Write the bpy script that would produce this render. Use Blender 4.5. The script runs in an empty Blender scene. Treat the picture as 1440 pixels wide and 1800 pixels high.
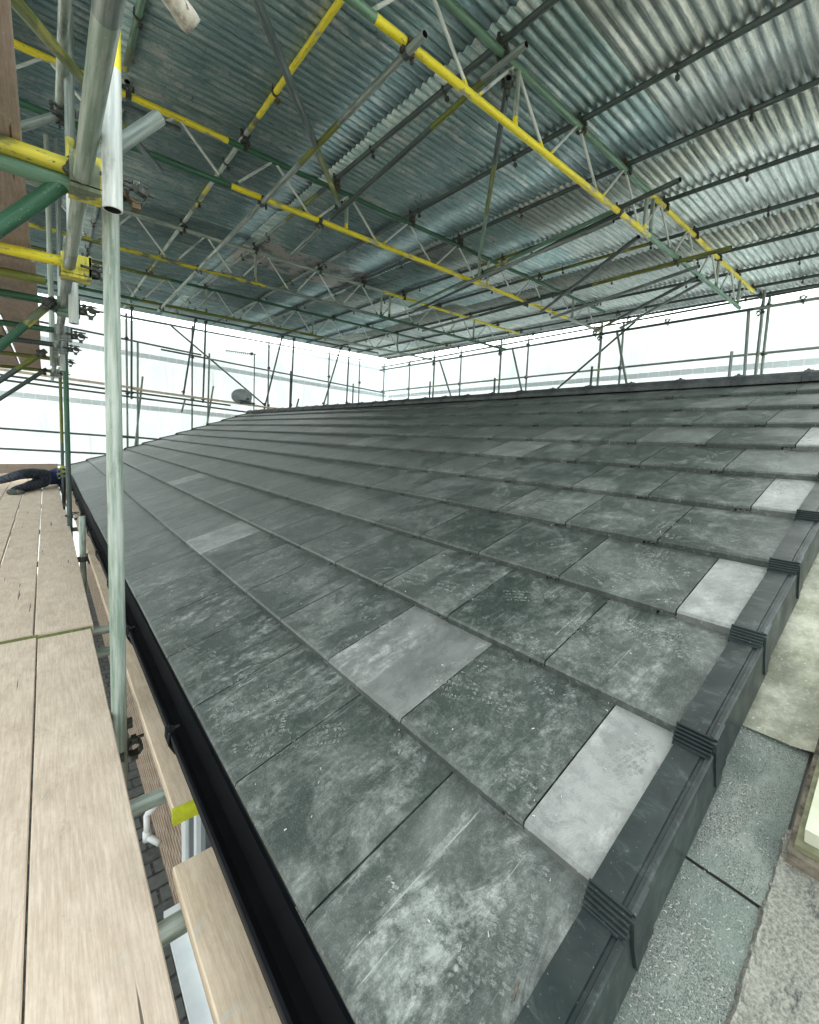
import bpy, bmesh, math, random
from mathutils import Vector, Matrix
random.seed(7)
S = bpy.context.scene
COL = S.collection
V = Vector
# ------------------------------------------------------------------ camera, world, sun, exposure
cd = bpy.data.cameras.new('camera'); cam = bpy.data.objects.new('camera', cd); COL.objects.link(cam)
R_ = [[0.768747, -0.023397, 0.639122], [-0.638242, -0.092880, 0.764215], [0.041480, -0.995402, -0.086333]]
def setcam():
    F = 766.0
    yd = V((80-720, 747-840, F)).normalized(); xd = V((1640-720, 812-840, F))
    xd = (xd - yd*xd.dot(yd)).normalized(); zd = xd.cross(yd)
    rows = [xd, yd, zd]
    m = Matrix(((rows[0][0], -rows[0][1], -rows[0][2]), (rows[1][0], -rows[1][1], -rows[1][2]), (rows[2][0], -rows[2][1], -rows[2][2])))
    cam.matrix_world = m.to_4x4()
    cd.sensor_fit = 'HORIZONTAL'; cd.sensor_width = 36; cd.lens = F/1440*36
    cd.shift_y = -60/1440; cd.clip_start = .02; cd.clip_end = 500
setcam(); S.camera = cam
W = bpy.data.worlds.new('World'); S.world = W; W.use_nodes = True
SUN_EL, SUN_AZ = math.radians(48), math.radians(40)      # azimuth measured from +x towards +y
nt = W.node_tree; bg = nt.nodes['Background']
sky = nt.nodes.new('ShaderNodeTexSky'); sky.sky_type = 'NISHITA'; sky.sun_disc = False
sky.sun_elevation = SUN_EL; sky.sun_rotation = math.radians(90) - SUN_AZ
sky.air_density = 1.0; sky.dust_density = 4.0
hs = nt.nodes.new('ShaderNodeHueSaturation'); hs.inputs['Saturation'].default_value = .25      # veil of thin cloud: paler, greyer sky
wt = nt.nodes.new('ShaderNodeMix'); wt.data_type = 'RGBA'; wt.blend_type = 'MULTIPLY'; wt.inputs[0].default_value = 1; wt.inputs[7].default_value = (.98, 1.03, .95, 1)
nt.links.new(sky.outputs[0], hs.inputs['Color']); nt.links.new(hs.outputs[0], wt.inputs[6]); nt.links.new(wt.outputs[2], bg.inputs[0]); bg.inputs[1].default_value = .15
sl = bpy.data.lights.new('sun', 'SUN'); sl.energy = 1.6; sl.angle = math.radians(12); sl.color = (1, .96, .9)
so = bpy.data.objects.new('sun', sl); COL.objects.link(so)
sd = V((math.cos(SUN_EL)*math.cos(SUN_AZ), math.cos(SUN_EL)*math.sin(SUN_AZ), math.sin(SUN_EL)))
so.rotation_euler = sd.to_track_quat('Z', 'Y').to_euler()
S.view_settings.view_transform = 'Standard'; S.view_settings.look = 'None'
S.view_settings.exposure = 2.48; S.view_settings.gamma = 1
S.render.engine = 'CYCLES'
S.cycles.max_bounces = 10; S.cycles.diffuse_bounces = 6

# ------------------------------------------------------------------ materials
class NB:
    def __init__(s, name):
        s.m = bpy.data.materials.new(name); s.m.use_nodes = True; s.t = s.m.node_tree
        s.b = s.t.nodes['Principled BSDF']; s.tc = s.t.nodes.new('ShaderNodeTexCoord')
    def n(s, typ, ins=None, **kw):
        x = s.t.nodes.new('ShaderNode'+typ)
        for k, v in kw.items(): setattr(x, k, v)
        for k, v in (ins or {}).items(): s.put(x.inputs[k], v)
        return x
    def put(s, sock, v):
        if isinstance(v, bpy.types.NodeSocket): s.t.links.new(v, sock)
        elif isinstance(v, bpy.types.Node): s.t.links.new(v.outputs[0], sock)
        else:
            if sock.type == 'RGBA' and len(v) == 3: v = (*v, 1)
            sock.default_value = v
    def noise(s, vec, scale, detail=4, rough=.55, dist=0):
        return s.n('TexNoise', {'Vector': vec, 'Scale': scale, 'Detail': detail, 'Roughness': rough, 'Distortion': dist}).outputs[0]
    def map(s, vec, sc=(1, 1, 1), loc=(0, 0, 0), rot=(0, 0, 0)):
        return s.n('Mapping', {'Vector': vec, 'Scale': sc, 'Location': loc, 'Rotation': rot}).outputs[0]
    def ramp(s, f, a, b, lo=0., hi=1.):
        return s.n('MapRange', {'Value': f, 'From Min': a, 'From Max': b, 'To Min': lo, 'To Max': hi}, clamp=True).outputs[0]
    def mix(s, f, a, b, mode='MIX'):
        x = s.t.nodes.new('ShaderNodeMix'); x.data_type = 'RGBA'; x.blend_type = mode
        s.put(x.inputs[0], f); s.put(x.inputs[6], a); s.put(x.inputs[7], b); return x.outputs[2]
    def math(s, op, a, b=0.):
        return s.n('Math', {0: a, 1: b}, operation=op).outputs[0]
    def bump(s, h, st=.3, dist=.01):
        return s.n('Bump', {'Height': h, 'Strength': st, 'Distance': dist}).outputs[0]
    def out(s, col, rough=.6, metal=0., bump=None, spec=None):
        s.put(s.b.inputs['Base Color'], col); s.put(s.b.inputs['Roughness'], rough); s.put(s.b.inputs['Metallic'], metal)
        if bump is not None: s.put(s.b.inputs['Normal'], bump)
        if spec is not None: s.b.inputs['Specular IOR Level'].default_value = spec
        return s.m
M = {}
def tubemat(name, c1, c2, metal, rough=.45, wear=None, wearc=(.3, .33, .31), grime=(.035, .04, .03)):
    k = NB(name); o = k.tc.outputs['Object']
    rnd = k.n('ObjectInfo').outputs['Random']
    off = k.n('CombineXYZ', {0: k.math('MULTIPLY', rnd, 31.), 1: k.math('MULTIPLY', rnd, 17.), 2: 0.}).outputs[0]
    o = k.n('VectorMath', {0: o, 1: off}, operation='ADD').outputs[0]
    st = k.noise(k.map(o, (1, 1, .06)), 60, 5, .6)
    bl = k.noise(k.map(o, (1, 1, .35)), 9, 5, .6)
    fine = k.noise(o, 140, 3)
    col = k.mix(k.ramp(st, .35, .65), c1, c2)
    if wear: col = k.mix(k.ramp(bl, wear, wear+.06), col, wearc)
    col = k.mix(k.ramp(k.noise(k.map(o, (1, 1, .2)), 14, 6, .7), .54, .72, 0, .8), col, grime)
    if wear: col = k.mix(k.ramp(k.noise(k.map(o, (1, 1, .5)), 55, 4, .7), .62, .66, 0, .85), col, (wearc[0]*.6, wearc[1]*.6, wearc[2]*.55))
    col = k.mix(k.ramp(k.noise(k.map(o, (1, 1, .8)), 42, 5, .8), .66, .70, 0, .7), col, (.55, .56, .52))
    col = k.mix(k.ramp(fine, .66, .72, 0, .6), col, (.5, .5, .46))
    M[name] = k.out(col, k.ramp(st, .3, .7, rough-.12, rough+.15), metal, k.bump(k.math('ADD', st, fine), .25, .002))
tubemat('galv', (.30, .34, .32), (.12, .16, .15), .2, .5)
tubemat('galv_pale', (.46, .50, .46), (.19, .26, .21), .15, .5)
tubemat('galv_dark', (.085, .115, .11), (.035, .05, .05), .1, .5)
tubemat('white_weld', (.66, .69, .67), (.42, .47, .46), .1, .5)
tubemat('yellow_paint', (.80, .70, .03), (.66, .56, .02), 0, .45, .565, (.34, .34, .24), (.16, .15, .02))
tubemat('yellow_worn', (.66, .58, .05), (.40, .38, .04), 0, .5, .47, (.13, .16, .10), (.03, .035, .015))
tubemat('green_paint', (.035, .13, .07), (.015, .07, .04), .05, .45, .66, (.16, .24, .18))
tubemat('green_pale', (.15, .27, .18), (.08, .17, .12), .1, .45, .64, (.3, .38, .32))
tubemat('olive_paint', (.17, .20, .03), (.09, .11, .02), .05, .5, .6, (.3, .29, .06))
tubemat('coupler_steel', (.10, .11, .10), (.04, .045, .04), .5, .55, .6, (.16, .10, .05))
tubemat('rusty_pale', (.55, .53, .46), (.36, .32, .27), 0, .8, .58, (.16, .07, .03))

def tile_material():
    k = NB('slate_tile'); o = k.tc.outputs['Object']
    tone = k.n('Attribute', attribute_name='tone').outputs['Fac']
    sx = k.n('Attribute', attribute_name='tile_offset').outputs['Vector']
    p = k.n('VectorMath', {0: o, 1: sx}, operation='ADD').outputs[0]
    q = k.map(o, (1, 1, 1), (0, 0, 0), (0, math.radians(20), 0))
    base = k.mix(k.ramp(k.noise(o, 2.2, 4), .35, .65), (.012, .025, .021), (.030, .044, .037))
    base = k.mix(k.ramp(k.noise(p, 260, 2, .6), .56, .72, 0, .55), base, (.17, .18, .17))
    pale = k.mix(k.ramp(k.noise(p, 7, 5, .6), .35, .7), (.27, .275, .265), (.47, .47, .455))
    # cement dust film, streaks and scuffs
    film = k.ramp(k.noise(p, 3.3, 8, .68, .6), .46, .74, 0.02, .6)
    streak = k.ramp(k.noise(k.map(p, (2.0, 14, 1), (0, 0, 0), (0, 0, math.radians(17))), 2.4, 7, .7, .9), .53, .68, 0, .6)
    big = k.ramp(k.noise(o, 1.6, 3), .38, .62)
    amt = k.n('Attribute', attribute_name='dust').outputs['Fac']
    smear = k.ramp(k.noise(k.map(p, (1., 2.6, 1), (0, 0, 0), (0, 0, math.radians(-38))), 3.1, 9, .78, .5), .50, .66)
    scr = k.ramp(k.noise(k.map(p, (.5, 16, 1), (0, 0, 0), (0, 0, math.radians(31))), 5., 4, .6, .25), .665, .70)
    rag = k.ramp(k.noise(p, 26, 7, .8), .40, .62)
    swirl = k.math('MULTIPLY', k.ramp(k.noise(p, 6.5, 5, .65, 2.2), .53, .60), rag)
    grit = k.ramp(k.noise(p, 48, 7, .8), .50, .70, 0, .4)
    dust = k.math('ADD', k.math('MULTIPLY', k.math('ADD', film, k.math('MULTIPLY', streak, .22)), k.ramp(big, 0, 1, .25, .8)), k.math('MULTIPLY', grit, k.ramp(film, 0, .3, .2, 1.)))
    dust = k.math('ADD', dust, k.math('MULTIPLY', swirl, .24))
    dust = k.math('ADD', dust, k.math('MULTIPLY', k.math('MULTIPLY', smear, rag), k.math('ADD', k.math('MULTIPLY', amt, 1.2), .09)))
    dust = k.math('ADD', dust, k.math('MULTIPLY', scr, k.math('ADD', k.math('MULTIPLY', amt, .5), .12)))
    chips = k.ramp(k.noise(p, 90, 3, .8), .73, .76)
    dust = k.math('MINIMUM', k.math('ADD', dust, k.math('MULTIPLY', chips, .7)), .9)
    col = k.mix(k.math('MULTIPLY', dust, .78), base, (.50, .52, .49))
    pale = k.mix(k.math('MULTIPLY', k.math('MULTIPLY', smear, rag), .8), pale, (.70, .70, .67))
    pale = k.mix(k.math('MULTIPLY', swirl, .5), pale, (.20, .205, .20))
    pale = k.mix(k.ramp(k.noise(p, 11, 7, .8, .5), .50, .64, 0, .6), pale, (.17, .18, .175))
    # tone: 0 normal, .35 mid grey, 1 pale tile
    col = k.mix(tone, col, pale)
    edge = k.n('Attribute', attribute_name='lip').outputs['Fac']
    crust = k.ramp(k.noise(o, 75, 5, .75), .58, .68, 0, 1.)
    col = k.mix(k.math('MULTIPLY', edge, k.math('ADD', k.math('MULTIPLY', crust, .75), .12)), col, (.42, .44, .41))
    col = k.mix(k.math('MULTIPLY', edge, k.math('SUBTRACT', .85, k.math('MULTIPLY', crust, .7))), col, (.022, .030, .027))  # lip face darkened in colour to give each course a shadow line
    h = k.math('ADD', k.noise(p, 300, 2), k.math('MULTIPLY', k.noise(p, 35, 4), .6))
    M['tile'] = k.out(col, k.ramp(dust, 0, .8, .38, .72), 0, k.bump(h, .4, .003), .5)
tile_material()
def boot_dust():
    k = NB('boot_dust'); o = k.tc.outputs['Object']
    f = k.math('MULTIPLY', k.ramp(k.noise(o, 80, 6, .8),   .42, .64, .0, .75), k.ramp(k.noise(o, 5, 3), .35, .6, .4, 1.))
    k.out(k.mix(k.ramp(k.noise(o, 20, 3), .4, .6), (.30, .32, .30), (.46, .47, .44)), .9, 0)
    k.put(k.b.inputs['Alpha'], f); M['boot_dust'] = k.m
boot_dust()

def board_material(name, c1, c2, dirt, scale=1.):
    k = NB(name); o = k.tc.outputs['Object']
    rnd = k.n('Attribute', attribute_name='tone').outputs['Fac']
    off = k.n('CombineXYZ', {0: k.math('MULTIPLY', rnd, 13.), 1: k.math('MULTIPLY', rnd, 29.), 2: 0.}).outputs[0]
    o = k.n('VectorMath', {0: o, 1: off}, operation='ADD').outputs[0]
    warp = k.n('VectorMath', {0: k.map(o, (1, .12, 1)), 1: k.n('VectorMath', {0: k.n('TexNoise', {'Vector': k.map(o, (1, .5, 1)), 'Scale': 3.}).outputs['Color'], 1: (.09, .0, .0)}, operation='MULTIPLY').outputs[0]}, operation='ADD').outputs[0]
    wav = k.n('TexWave', {'Vector': warp, 'Scale': 17., 'Distortion': 7., 'Detail': 4., 'Detail Scale': 1.6, 'Detail Roughness': .65}, wave_type='BANDS', bands_direction='X').outputs['Fac']
    wav = k.math('MULTIPLY', wav, k.ramp(k.noise(k.map(o, (1, .25, 1)), 4, 3), .40, .66, .0, .8))
    blot = k.noise(k.map(o, (1, .5, 1)), 12, 7, .75)
    fib = k.noise(k.map(o, (1, .045, 1)), 210, 6, .7)
    col = k.mix(k.ramp(wav, .1, .9), c1, c2)
    col = k.mix(k.ramp(fib, .40, .60, 0, .5), col, (c2[0]*.7, c2[1]*.66, c2[2]*.6))
    col = k.mix(k.ramp(k.noise(o, 5, 6, .7), .5, .8, 0, .5), col, dirt)
    col = k.mix(k.ramp(blot, .45, .7, 0, .45), col, (c2[0]*.62, c2[1]*.58, c2[2]*.52))
    col = k.mix(k.ramp(k.noise(k.map(o, (1, .3, 1), (5, 2, 0)), 18, 6, .7), .50, .68, 0, .5), col, (min(1, c1[0]*1.12), min(1, c1[1]*1.13), min(1, c1[2]*1.15)))
    crack = k.ramp(k.noise(k.map(o, (1, .035, 1)), 34, 3, .5), .70, .715)
    col = k.mix(k.math('MULTIPLY', crack, .8), col, (.05, .035, .025))
    splash = k.ramp(k.noise(o, 7, 8, .8, .3), .60, .66, 0, .55)
    col = k.mix(splash, col, (.60, .57, .52))
    col = k.mix(k.ramp(k.noise(k.map(o, (1, .6, 1), (9, 4, 0)), 6, 8, .8, .4), .58, .68, 0, .5), col, (.33, .27, .22))
    spots = k.ramp(k.noise(o, 28, 3, .6), .72, .75)
    col = k.mix(k.math('MULTIPLY', spots, .7), col, (.10, .07, .05))
    h = k.math('SUBTRACT', k.math('ADD', k.math('MULTIPLY', wav, .35), fib), k.math('MULTIPLY', crack, 2.))
    M[name] = k.out(col, .85, 0, k.bump(h, .25, .002), .2)
board_material('board', (.76, .625, .505), (.675, .54, .43), (.53, .435, .35))
board_material('board_new', (.74, .595, .45), (.66, .52, .38), (.54, .43, .33))
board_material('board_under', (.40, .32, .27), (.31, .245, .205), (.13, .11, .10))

def simple(name, c1, c2, sc, rough=.6, metal=0., bump=.2, lo=.4, hi=.62, spec=None, mapsc=(1, 1, 1)):
    k = NB(name); o = k.map(k.tc.outputs['Object'], mapsc)
    n1 = k.noise(o, sc, 6, .65)
    M[name] = k.out(k.mix(k.ramp(n1, lo, hi), c1, c2), rough, metal, k.bump(k.noise(o, sc*6, 4), bump, .003), spec)
simple('gutter_black', (.006, .007, .009), (.010, .011, .014), 8, .6, 0, .05, spec=.2)
def cap_material():
    k = NB('cap_plastic'); o = k.tc.outputs['Object']
    rnd = k.n('ObjectInfo').outputs['Random']
    o = k.n('VectorMath', {0: o, 1: k.n('CombineXYZ', {0: k.math('MULTIPLY', rnd, 21.), 1: 0., 2: 0.}).outputs[0]}, operation='ADD').outputs[0]
    col = k.mix(k.ramp(k.noise(o, 7, 5, .65, .5), .38, .66), (.008, .014, .016), (.028, .041, .039))
    col = k.mix(k.ramp(k.noise(k.map(o, (2.5, 1, 1)), 12, 6, .75, .8), .54, .72, 0, .5), col, (.14, .17, .16))
    col = k.mix(k.ramp(k.noise(o, 150, 2, .6), .70, .75, 0, .6), col, (.30, .32, .30))
    M['cap_plastic'] = k.out(col, k.ramp(k.noise(o, 9, 4), .35, .65, .32, .55), 0, k.bump(k.noise(o, 40, 3), .08, .002))
cap_material()
simple('cap_dark', (.006, .008, .010), (.012, .014, .016), 8, .6)
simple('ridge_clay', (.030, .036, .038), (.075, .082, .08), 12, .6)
simple('upvc', (.78, .80, .80), (.70, .73, .74), 5, .3, 0, .02)
simple('pvc_pipe', (.75, .75, .73), (.6, .6, .58), 9, .4)
simple('fascia', (.03, .03, .032), (.05, .05, .05), 6, .5)
simple('soil', (.16, .15, .13), (.24, .23, .2), 1.2, .9)
simple('yellow_band', (.62, .66, .02), (.5, .52, .03), 40, .5, 0, .3)
simple('navy', (.008, .014, .07), (.02, .034, .13), 16, .85, 0, .9)
simple('trousers', (.010, .014, .024), (.055, .065, .09), 24, .85, 0, .9)
simple('boot', (.05, .07, .06), (.30, .20, .10), 22, .8, 0, .5, .5, .66)
simple('skin', (.42, .25, .18), (.48, .29, .21), 20, .6)
simple('hair', (.05, .035, .025), (.09, .06, .04), 60, .7)
simple('cream_lid', (.62, .62, .50), (.50, .52, .36), 9, .6)
simple('mossy', (.20, .20, .12), (.36, .37, .24), 22, .9)
simple('bare_wood', (.26, .22, .17), (.06, .05, .04), 24, .9)
simple('glass_dark', (.05, .06, .07), (.07, .08, .09), 2, .08, 0, 0)
simple('dish_grey', (.42, .45, .46), (.33, .36, .37), 5, .5)

def sheet_material():
  for key, ca, cb, met in (('sheet', (.15, .26, .27), (.37, .47, .47), .60), ('sheet_bright', (.24, .30, .29), (.60, .65, .63), .62)):  # bright copy: light on the right and near sheets put into the colour
    k = NB('corrugated_steel'); o = k.tc.outputs['Object']
    tone = k.n('ObjectInfo').outputs['Random']
    off = k.n('CombineXYZ', {0: k.math('MULTIPLY', tone, 40.), 1: k.math('MULTIPLY', tone, 23.), 2: 0.}).outputs[0]
    p = k.n('VectorMath', {0: o, 1: off}, operation='ADD').outputs[0]
    st = k.noise(k.map(p, (.10, 1.6, 1)), 34, 7, .7)
    shade = k.ramp(tone, 0, 1, .75, 1.25)
    bl = k.noise(p, 2.3, 7, .7, .4)
    col = k.mix(k.ramp(st, .36, .64), ca, cb)
    col = k.mix(k.math('MULTIPLY', k.ramp(k.noise(k.map(p, (.7, 1.5, 1)), 3.5, 9, .78, .3), .52, .60, 0, .85), k.ramp(st, .3, .6, .35, 1)), col, (.55, .58, .56))
    col = k.mix(k.ramp(k.noise(k.map(p, (.25, 2, 1)), 9, 8, .75), .56, .64, 0, .5), col, (.42, .46, .45))
    col = k.mix(k.ramp(k.noise(k.map(p, (1.3, 1, 1)), 38, 5, .75), .52, .66, 0, .35), col, (.07, .13, .14))
    col = k.mix(k.ramp(k.noise(k.map(p, (.5, 1, 1)), 12, 6, .75), .58, .68, 0, .5), col, (.035, .055, .065))
    hsv = k.n('HueSaturation', {'Color': col, 'Value': shade}).outputs[0]
    M[key] = k.out(hsv, k.ramp(bl, .3, .7, .26, .45), met, k.bump(k.noise(p, 30, 5), .2, .006))
    k = NB('rusted_sheet'); o = k.tc.outputs['Object']
    n = k.noise(k.map(o, (.35, 1, 1)), 5, 6, .7)
    col = k.mix(k.ramp(n, .60, .64), (.40, .39, .37), (.10, .035, .025))
    col = k.mix(k.ramp(k.noise(o, 3, 4), .5, .6), col, (.16, .22, .23))
    M['sheet_rust'] = k.out(col, .6, .3)
sheet_material()

def brick_material():
    k = NB('brick'); o = k.tc.outputs['Object']
    sp = k.n('SeparateXYZ', {0: o}); v = k.n('CombineXYZ', {0: sp.outputs[1], 1: sp.outputs[2], 2: 0.}).outputs[0]
    b = k.n('TexBrick', {'Vector': v, 'Color1': (.17, .105, .065), 'Color2': (.27, .175, .11), 'Mortar': (.52, .48, .41), 'Scale': 1., 'Mortar Size': .006, 'Brick Width': .225, 'Row Height': .075})
    col = k.mix(k.ramp(k.noise(o, 30, 4), .4, .7, 0, .4), b.outputs[0], (.12, .08, .06))
    M['brick'] = k.out(col, .9, 0, k.bump(b.outputs['Fac'], -.4, .006))
    k = NB('pavers'); o = k.tc.outputs['Object']
    b = k.n('TexBrick', {'Vector': o, 'Color1': (.055, .06, .058), 'Color2': (.10, .105, .10), 'Mortar': (.018, .018, .016), 'Scale': 1., 'Mortar Size': .012, 'Brick Width': .2, 'Row Height': .14})
    col = k.mix(k.ramp(k.noise(o, 22, 4), .4, .7, 0, .4), b.outputs[0], (.16, .16, .15))
    M['pavers'] = k.out(col, .9, 0, k.bump(b.outputs['Fac'], -.5, .01))
brick_material()

def felt_material():
    k = NB('gritty_felt'); o = k.tc.outputs['Object']
    g = k.noise(k.map(o, (1, 1.2, 1)), 330, 6, .85)
    col = k.mix(k.ramp(g, .38, .60), (.020, .030, .027), (.40, .43, .39))
    col = k.mix(k.ramp(k.noise(k.map(o, (1, 1.5, 1), (4, 4, 0)), 13, 8, .8), .52, .62, 0, .7), col, (.36, .385, .35))
    col = k.mix(k.ramp(k.noise(o, 6, 5, .6), .40, .66, 0, .55), col, (.19, .24, .21))
    col = k.mix(k.ramp(k.noise(o, 3.1, 3), .54, .70, 0, .5), col, (.04, .06, .055))
    fl = k.ramp(k.noise(k.map(o, (1, 2.2, 1), (3, 1, 0), (0, 0, .6)), 66, 2, .5), .71, .74)
    col = k.mix(fl, col, (.62, .63, .58))
    M['felt'] = k.out(col, .95, 0, k.bump(g, .35, .003), .2)
    k = NB('mortar_render'); o = k.tc.outputs['Object']
    col = k.mix(k.ramp(k.noise(o, 6, 8, .75), .40, .62), (.56, .55, .45), (.30, .30, .22))
    col = k.mix(k.ramp(k.noise(k.map(o, (1, 1, 1), (7, 0, 0)), 2.6, 6, .75), .50, .66, 0, .7), col, (.14, .15, .115))
    col = k.mix(k.ramp(k.noise(o, 120, 3, .7), .62, .7, 0, .8), col, (.72, .72, .62))
    col = k.mix(k.ramp(k.noise(o, 60, 3, .7), .70, .74, 0, .8), col, (.09, .10, .08))
    M['render'] = k.out(col, .95, 0, k.bump(k.noise(o, 90, 5), .5, .005), .2)
    k = NB('weathered_slab'); o = k.tc.outputs['Object']
    g = k.noise(o, 170, 4, .7)
    col = k.mix(k.ramp(g, .36, .64), (.19, .185, .155), (.44, .43, .38))
    col = k.mix(k.ramp(k.noise(k.map(o, (1, 2, 1)), 15, 6, .8), .56, .66, 0, .85), col, (.05, .055, .065))
    col = k.mix(k.ramp(k.noise(o, 8, 5, .6), .52, .7, 0, .5), col, (.55, .53, .47))
    M['slab'] = k.out(col, .95, 0, k.bump(g, .7, .006), .2)
felt_material()

def net_material():
    k = NB('white_sheeting'); o = k.tc.outputs['Object']
    sp = k.n('SeparateXYZ', {0: o})
    run = k.math('ADD', sp.outputs[0], sp.outputs[1])
    n = k.ramp(k.noise(k.map(o, (1, 1, .6), (2, 0, 0)), 1.3, 6, .7, .4), .36, .66, .80, .97)
    fold = k.ramp(k.noise(k.map(o, (1, 1, .12)), 5.5, 4, .6, .8), .40, .62, .93, 1.)
    seam = k.ramp(k.math('PINGPONG', run, 1.5), .0, .03, .86, 1.)
    c = k.math('MULTIPLY', k.math('MULTIPLY', n, fold), seam)
    col = k.n('CombineColor', {0: k.math('MULTIPLY', c, .88), 1: k.math('MULTIPLY', c, .96), 2: c}).outputs[0]
    bp = k.bump(k.noise(k.map(o, (1, 1, .2)), 4, 4, .6, 1.), .5, .05)
    tr = k.n('BsdfTranslucent', {'Color': col, 'Normal': bp}); df = k.n('BsdfDiffuse', {'Color': col, 'Normal': bp})
    mx = k.n('MixShader', {0: .20, 1: df.outputs[0], 2: tr.outputs[0]})
    k.t.links.new(mx.outputs[0], k.t.nodes['Material Output'].inputs[0]); M['net'] = k.m
    k = NB('eyelet_band'); o = k.tc.outputs['Object']
    sp = k.n('SeparateXYZ', {0: o}); a = k.math('ADD', sp.outputs[0], sp.outputs[1])
    v = k.math('PINGPONG', a, .11)
    dot = k.ramp(v, .016, .010)
    col = k.mix(dot, (.78, .84, .87), (.93, .96, .98))
    tr = k.n('BsdfTranslucent', {'Color': col}); df = k.n('BsdfDiffuse', {'Color': col})
    mx = k.n('MixShader', {0: .20, 1: df.outputs[0], 2: tr.outputs[0]})
    k.t.links.new(mx.outputs[0], k.t.nodes['Material Output'].inputs[0]); M['band'] = k.m
net_material()

# ------------------------------------------------------------------ mesh helpers
def mk(name, verts, faces, mats, parent=None, fmat=None, smooth=False):
    me = bpy.data.meshes.new(name); me.from_pydata([tuple(v) for v in verts], [], faces)
    for m in (mats if isinstance(mats, (list, tuple)) else [mats]): me.materials.append(M[m])
    if fmat:
        for p, i in zip(me.polygons, fmat): p.material_index = i
    if smooth: me.polygons.foreach_set('use_smooth', [True]*len(me.polygons))
    me.update(); o = bpy.data.objects.new(name, me); COL.objects.link(o)
    if parent: o.parent = parent
    return o
class MB:
    def __init__(s): s.v = []; s.f = []; s.m = []; s.cur = 0
    def add(s, vs, fs, mi=None):
        b = len(s.v); s.v += [V(x) for x in vs]; s.f += [tuple(b+i for i in f) for f in fs]; s.m += [s.cur if mi is None else mi]*len(fs)
    def box(s, lo, hi, mi=None, xf=None):
        x0, y0, z0 = lo; x1, y1, z1 = hi
        vs = [V(a) for a in ((x0,y0,z0),(x1,y0,z0),(x1,y1,z0),(x0,y1,z0),(x0,y0,z1),(x1,y0,z1),(x1,y1,z1),(x0,y1,z1))]
        if xf: vs = [xf @ a for a in vs]
        s.add(vs, [(0,3,2,1),(4,5,6,7),(0,1,5,4),(1,2,6,5),(2,3,7,6),(3,0,4,7)], mi)
    def cyl(s, a, b, r, n=8, mi=None, r2=None):
        a = V(a); b = V(b); d = (b-a).normalized(); u = d.orthogonal().normalized(); w = d.cross(u)
        r2 = r if r2 is None else r2
        vs = [a+(u*math.cos(t)+w*math.sin(t))*r for t in [2*math.pi*i/n for i in range(n)]]
        vs += [b+(u*math.cos(t)+w*math.sin(t))*r2 for t in [2*math.pi*i/n for i in range(n)]]
        s.add(vs, [(i, (i+1) % n, n+(i+1) % n, n+i) for i in range(n)]+[tuple(range(n))[::-1], tuple(range(n, 2*n))], mi)
    def extr(s, prof, axis_pts, closed=True, mi=None):      # prof points are (u,v) in frames given by axis_pts = [(origin,U,Vv),...]
        n = len(prof); b = []
        for o, U, Wv in axis_pts: b += [V(o)+V(U)*p[0]+V(Wv)*p[1] for p in prof]
        fs = []
        for j in range(len(axis_pts)-1):
            for i in range(n if closed else n-1):
                fs.append((j*n+i, j*n+(i+1) % n, (j+1)*n+(i+1) % n, (j+1)*n+i))
        if closed: fs += [tuple(range(n))[::-1], tuple(range((len(axis_pts)-1)*n, len(axis_pts)*n))]
        s.add(b, fs, mi)
    def build(s, name, mats, parent=None, smooth=False): return mk(name, s.v, s.f, mats, parent, s.m, smooth)
def tag(o, label=None, cat=None, group=None, kind=None):
    if label: o['label'] = label
    if cat: o['category'] = cat
    if group: o['group'] = group
    if kind: o['kind'] = kind
    return o
def empty(name, loc, label, cat, group=None):
    o = bpy.data.objects.new(name, None); COL.objects.link(o); o.location = loc; o.empty_display_size = .1
    return tag(o, label, cat, group)
def frame(p0, p1):
    d = V(p1)-V(p0); L = d.length
    q = d.to_track_quat('Z', 'Y'); return Matrix.Translation(V(p0)) @ q.to_matrix().to_4x4(), L
def tube(name, p0, p1, r=.02415, mats=('galv',), segs=None, parent=None, n=16, open_=True):
    """tube along local Z; segs = [(fraction_end, material_index), ...]"""
    xf, L = frame(p0, p1); segs = segs or [(1., 0)]
    vs = []; fs = []; fm = []; prev = 0
    cuts = [0.]+[a for a, _ in segs]; cuts[-1] = 1.
    ring = lambda z, rr: [(rr*math.cos(2*math.pi*i/n), rr*math.sin(2*math.pi*i/n), z) for i in range(n)]
    seq = []
    if open_: seq += [(min(.05, L*.3), r*.83, len(mats)), (0, r*.83, 0)]
    seq += [(0, r, 0)]
    mi = []
    for j, (fr, m) in enumerate(segs): seq.append((L*cuts[j+1], r, m))
    if open_: seq += [(L, r*.83, segs[-1][1]), (L-min(.05, L*.3), r*.83, len(mats))]
    for k_, (z, rr, m) in enumerate(seq):
        vs += ring(z, rr)
        if k_:
            b = (k_-1)*n
            fs += [(b+i, b+(i+1) % n, b+n+(i+1) % n, b+n+i) for i in range(n)]
            mm = m
            if open_ and k_ == 1: mm = len(mats)
            if open_ and k_ == 2: mm = segs[0][1]
            fm += [mm]*n
    last = (len(seq)-1)*n
    fs += [tuple(range(n))[::-1], tuple(range(last, last+n))]; fm += [len(mats) if open_ else 0]*2
    ml = list(mats)+(['cap_dark'] if open_ else [])
    o = mk(name, vs, fs, ml, None, fm, False)
    me = o.data
    me.polygons.foreach_set('use_smooth', [len(p.vertices) == 4 for p in me.polygons]); 
    try: me.set_sharp_from_angle(angle=math.radians(50))
    except Exception: pass
    if parent: o.parent = parent; o.matrix_local = parent.matrix_world.inverted() @ xf if False else Matrix.Translation(-parent.location) @ xf
    else: o.matrix_world = xf
    return o
TUBES = []
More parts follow.
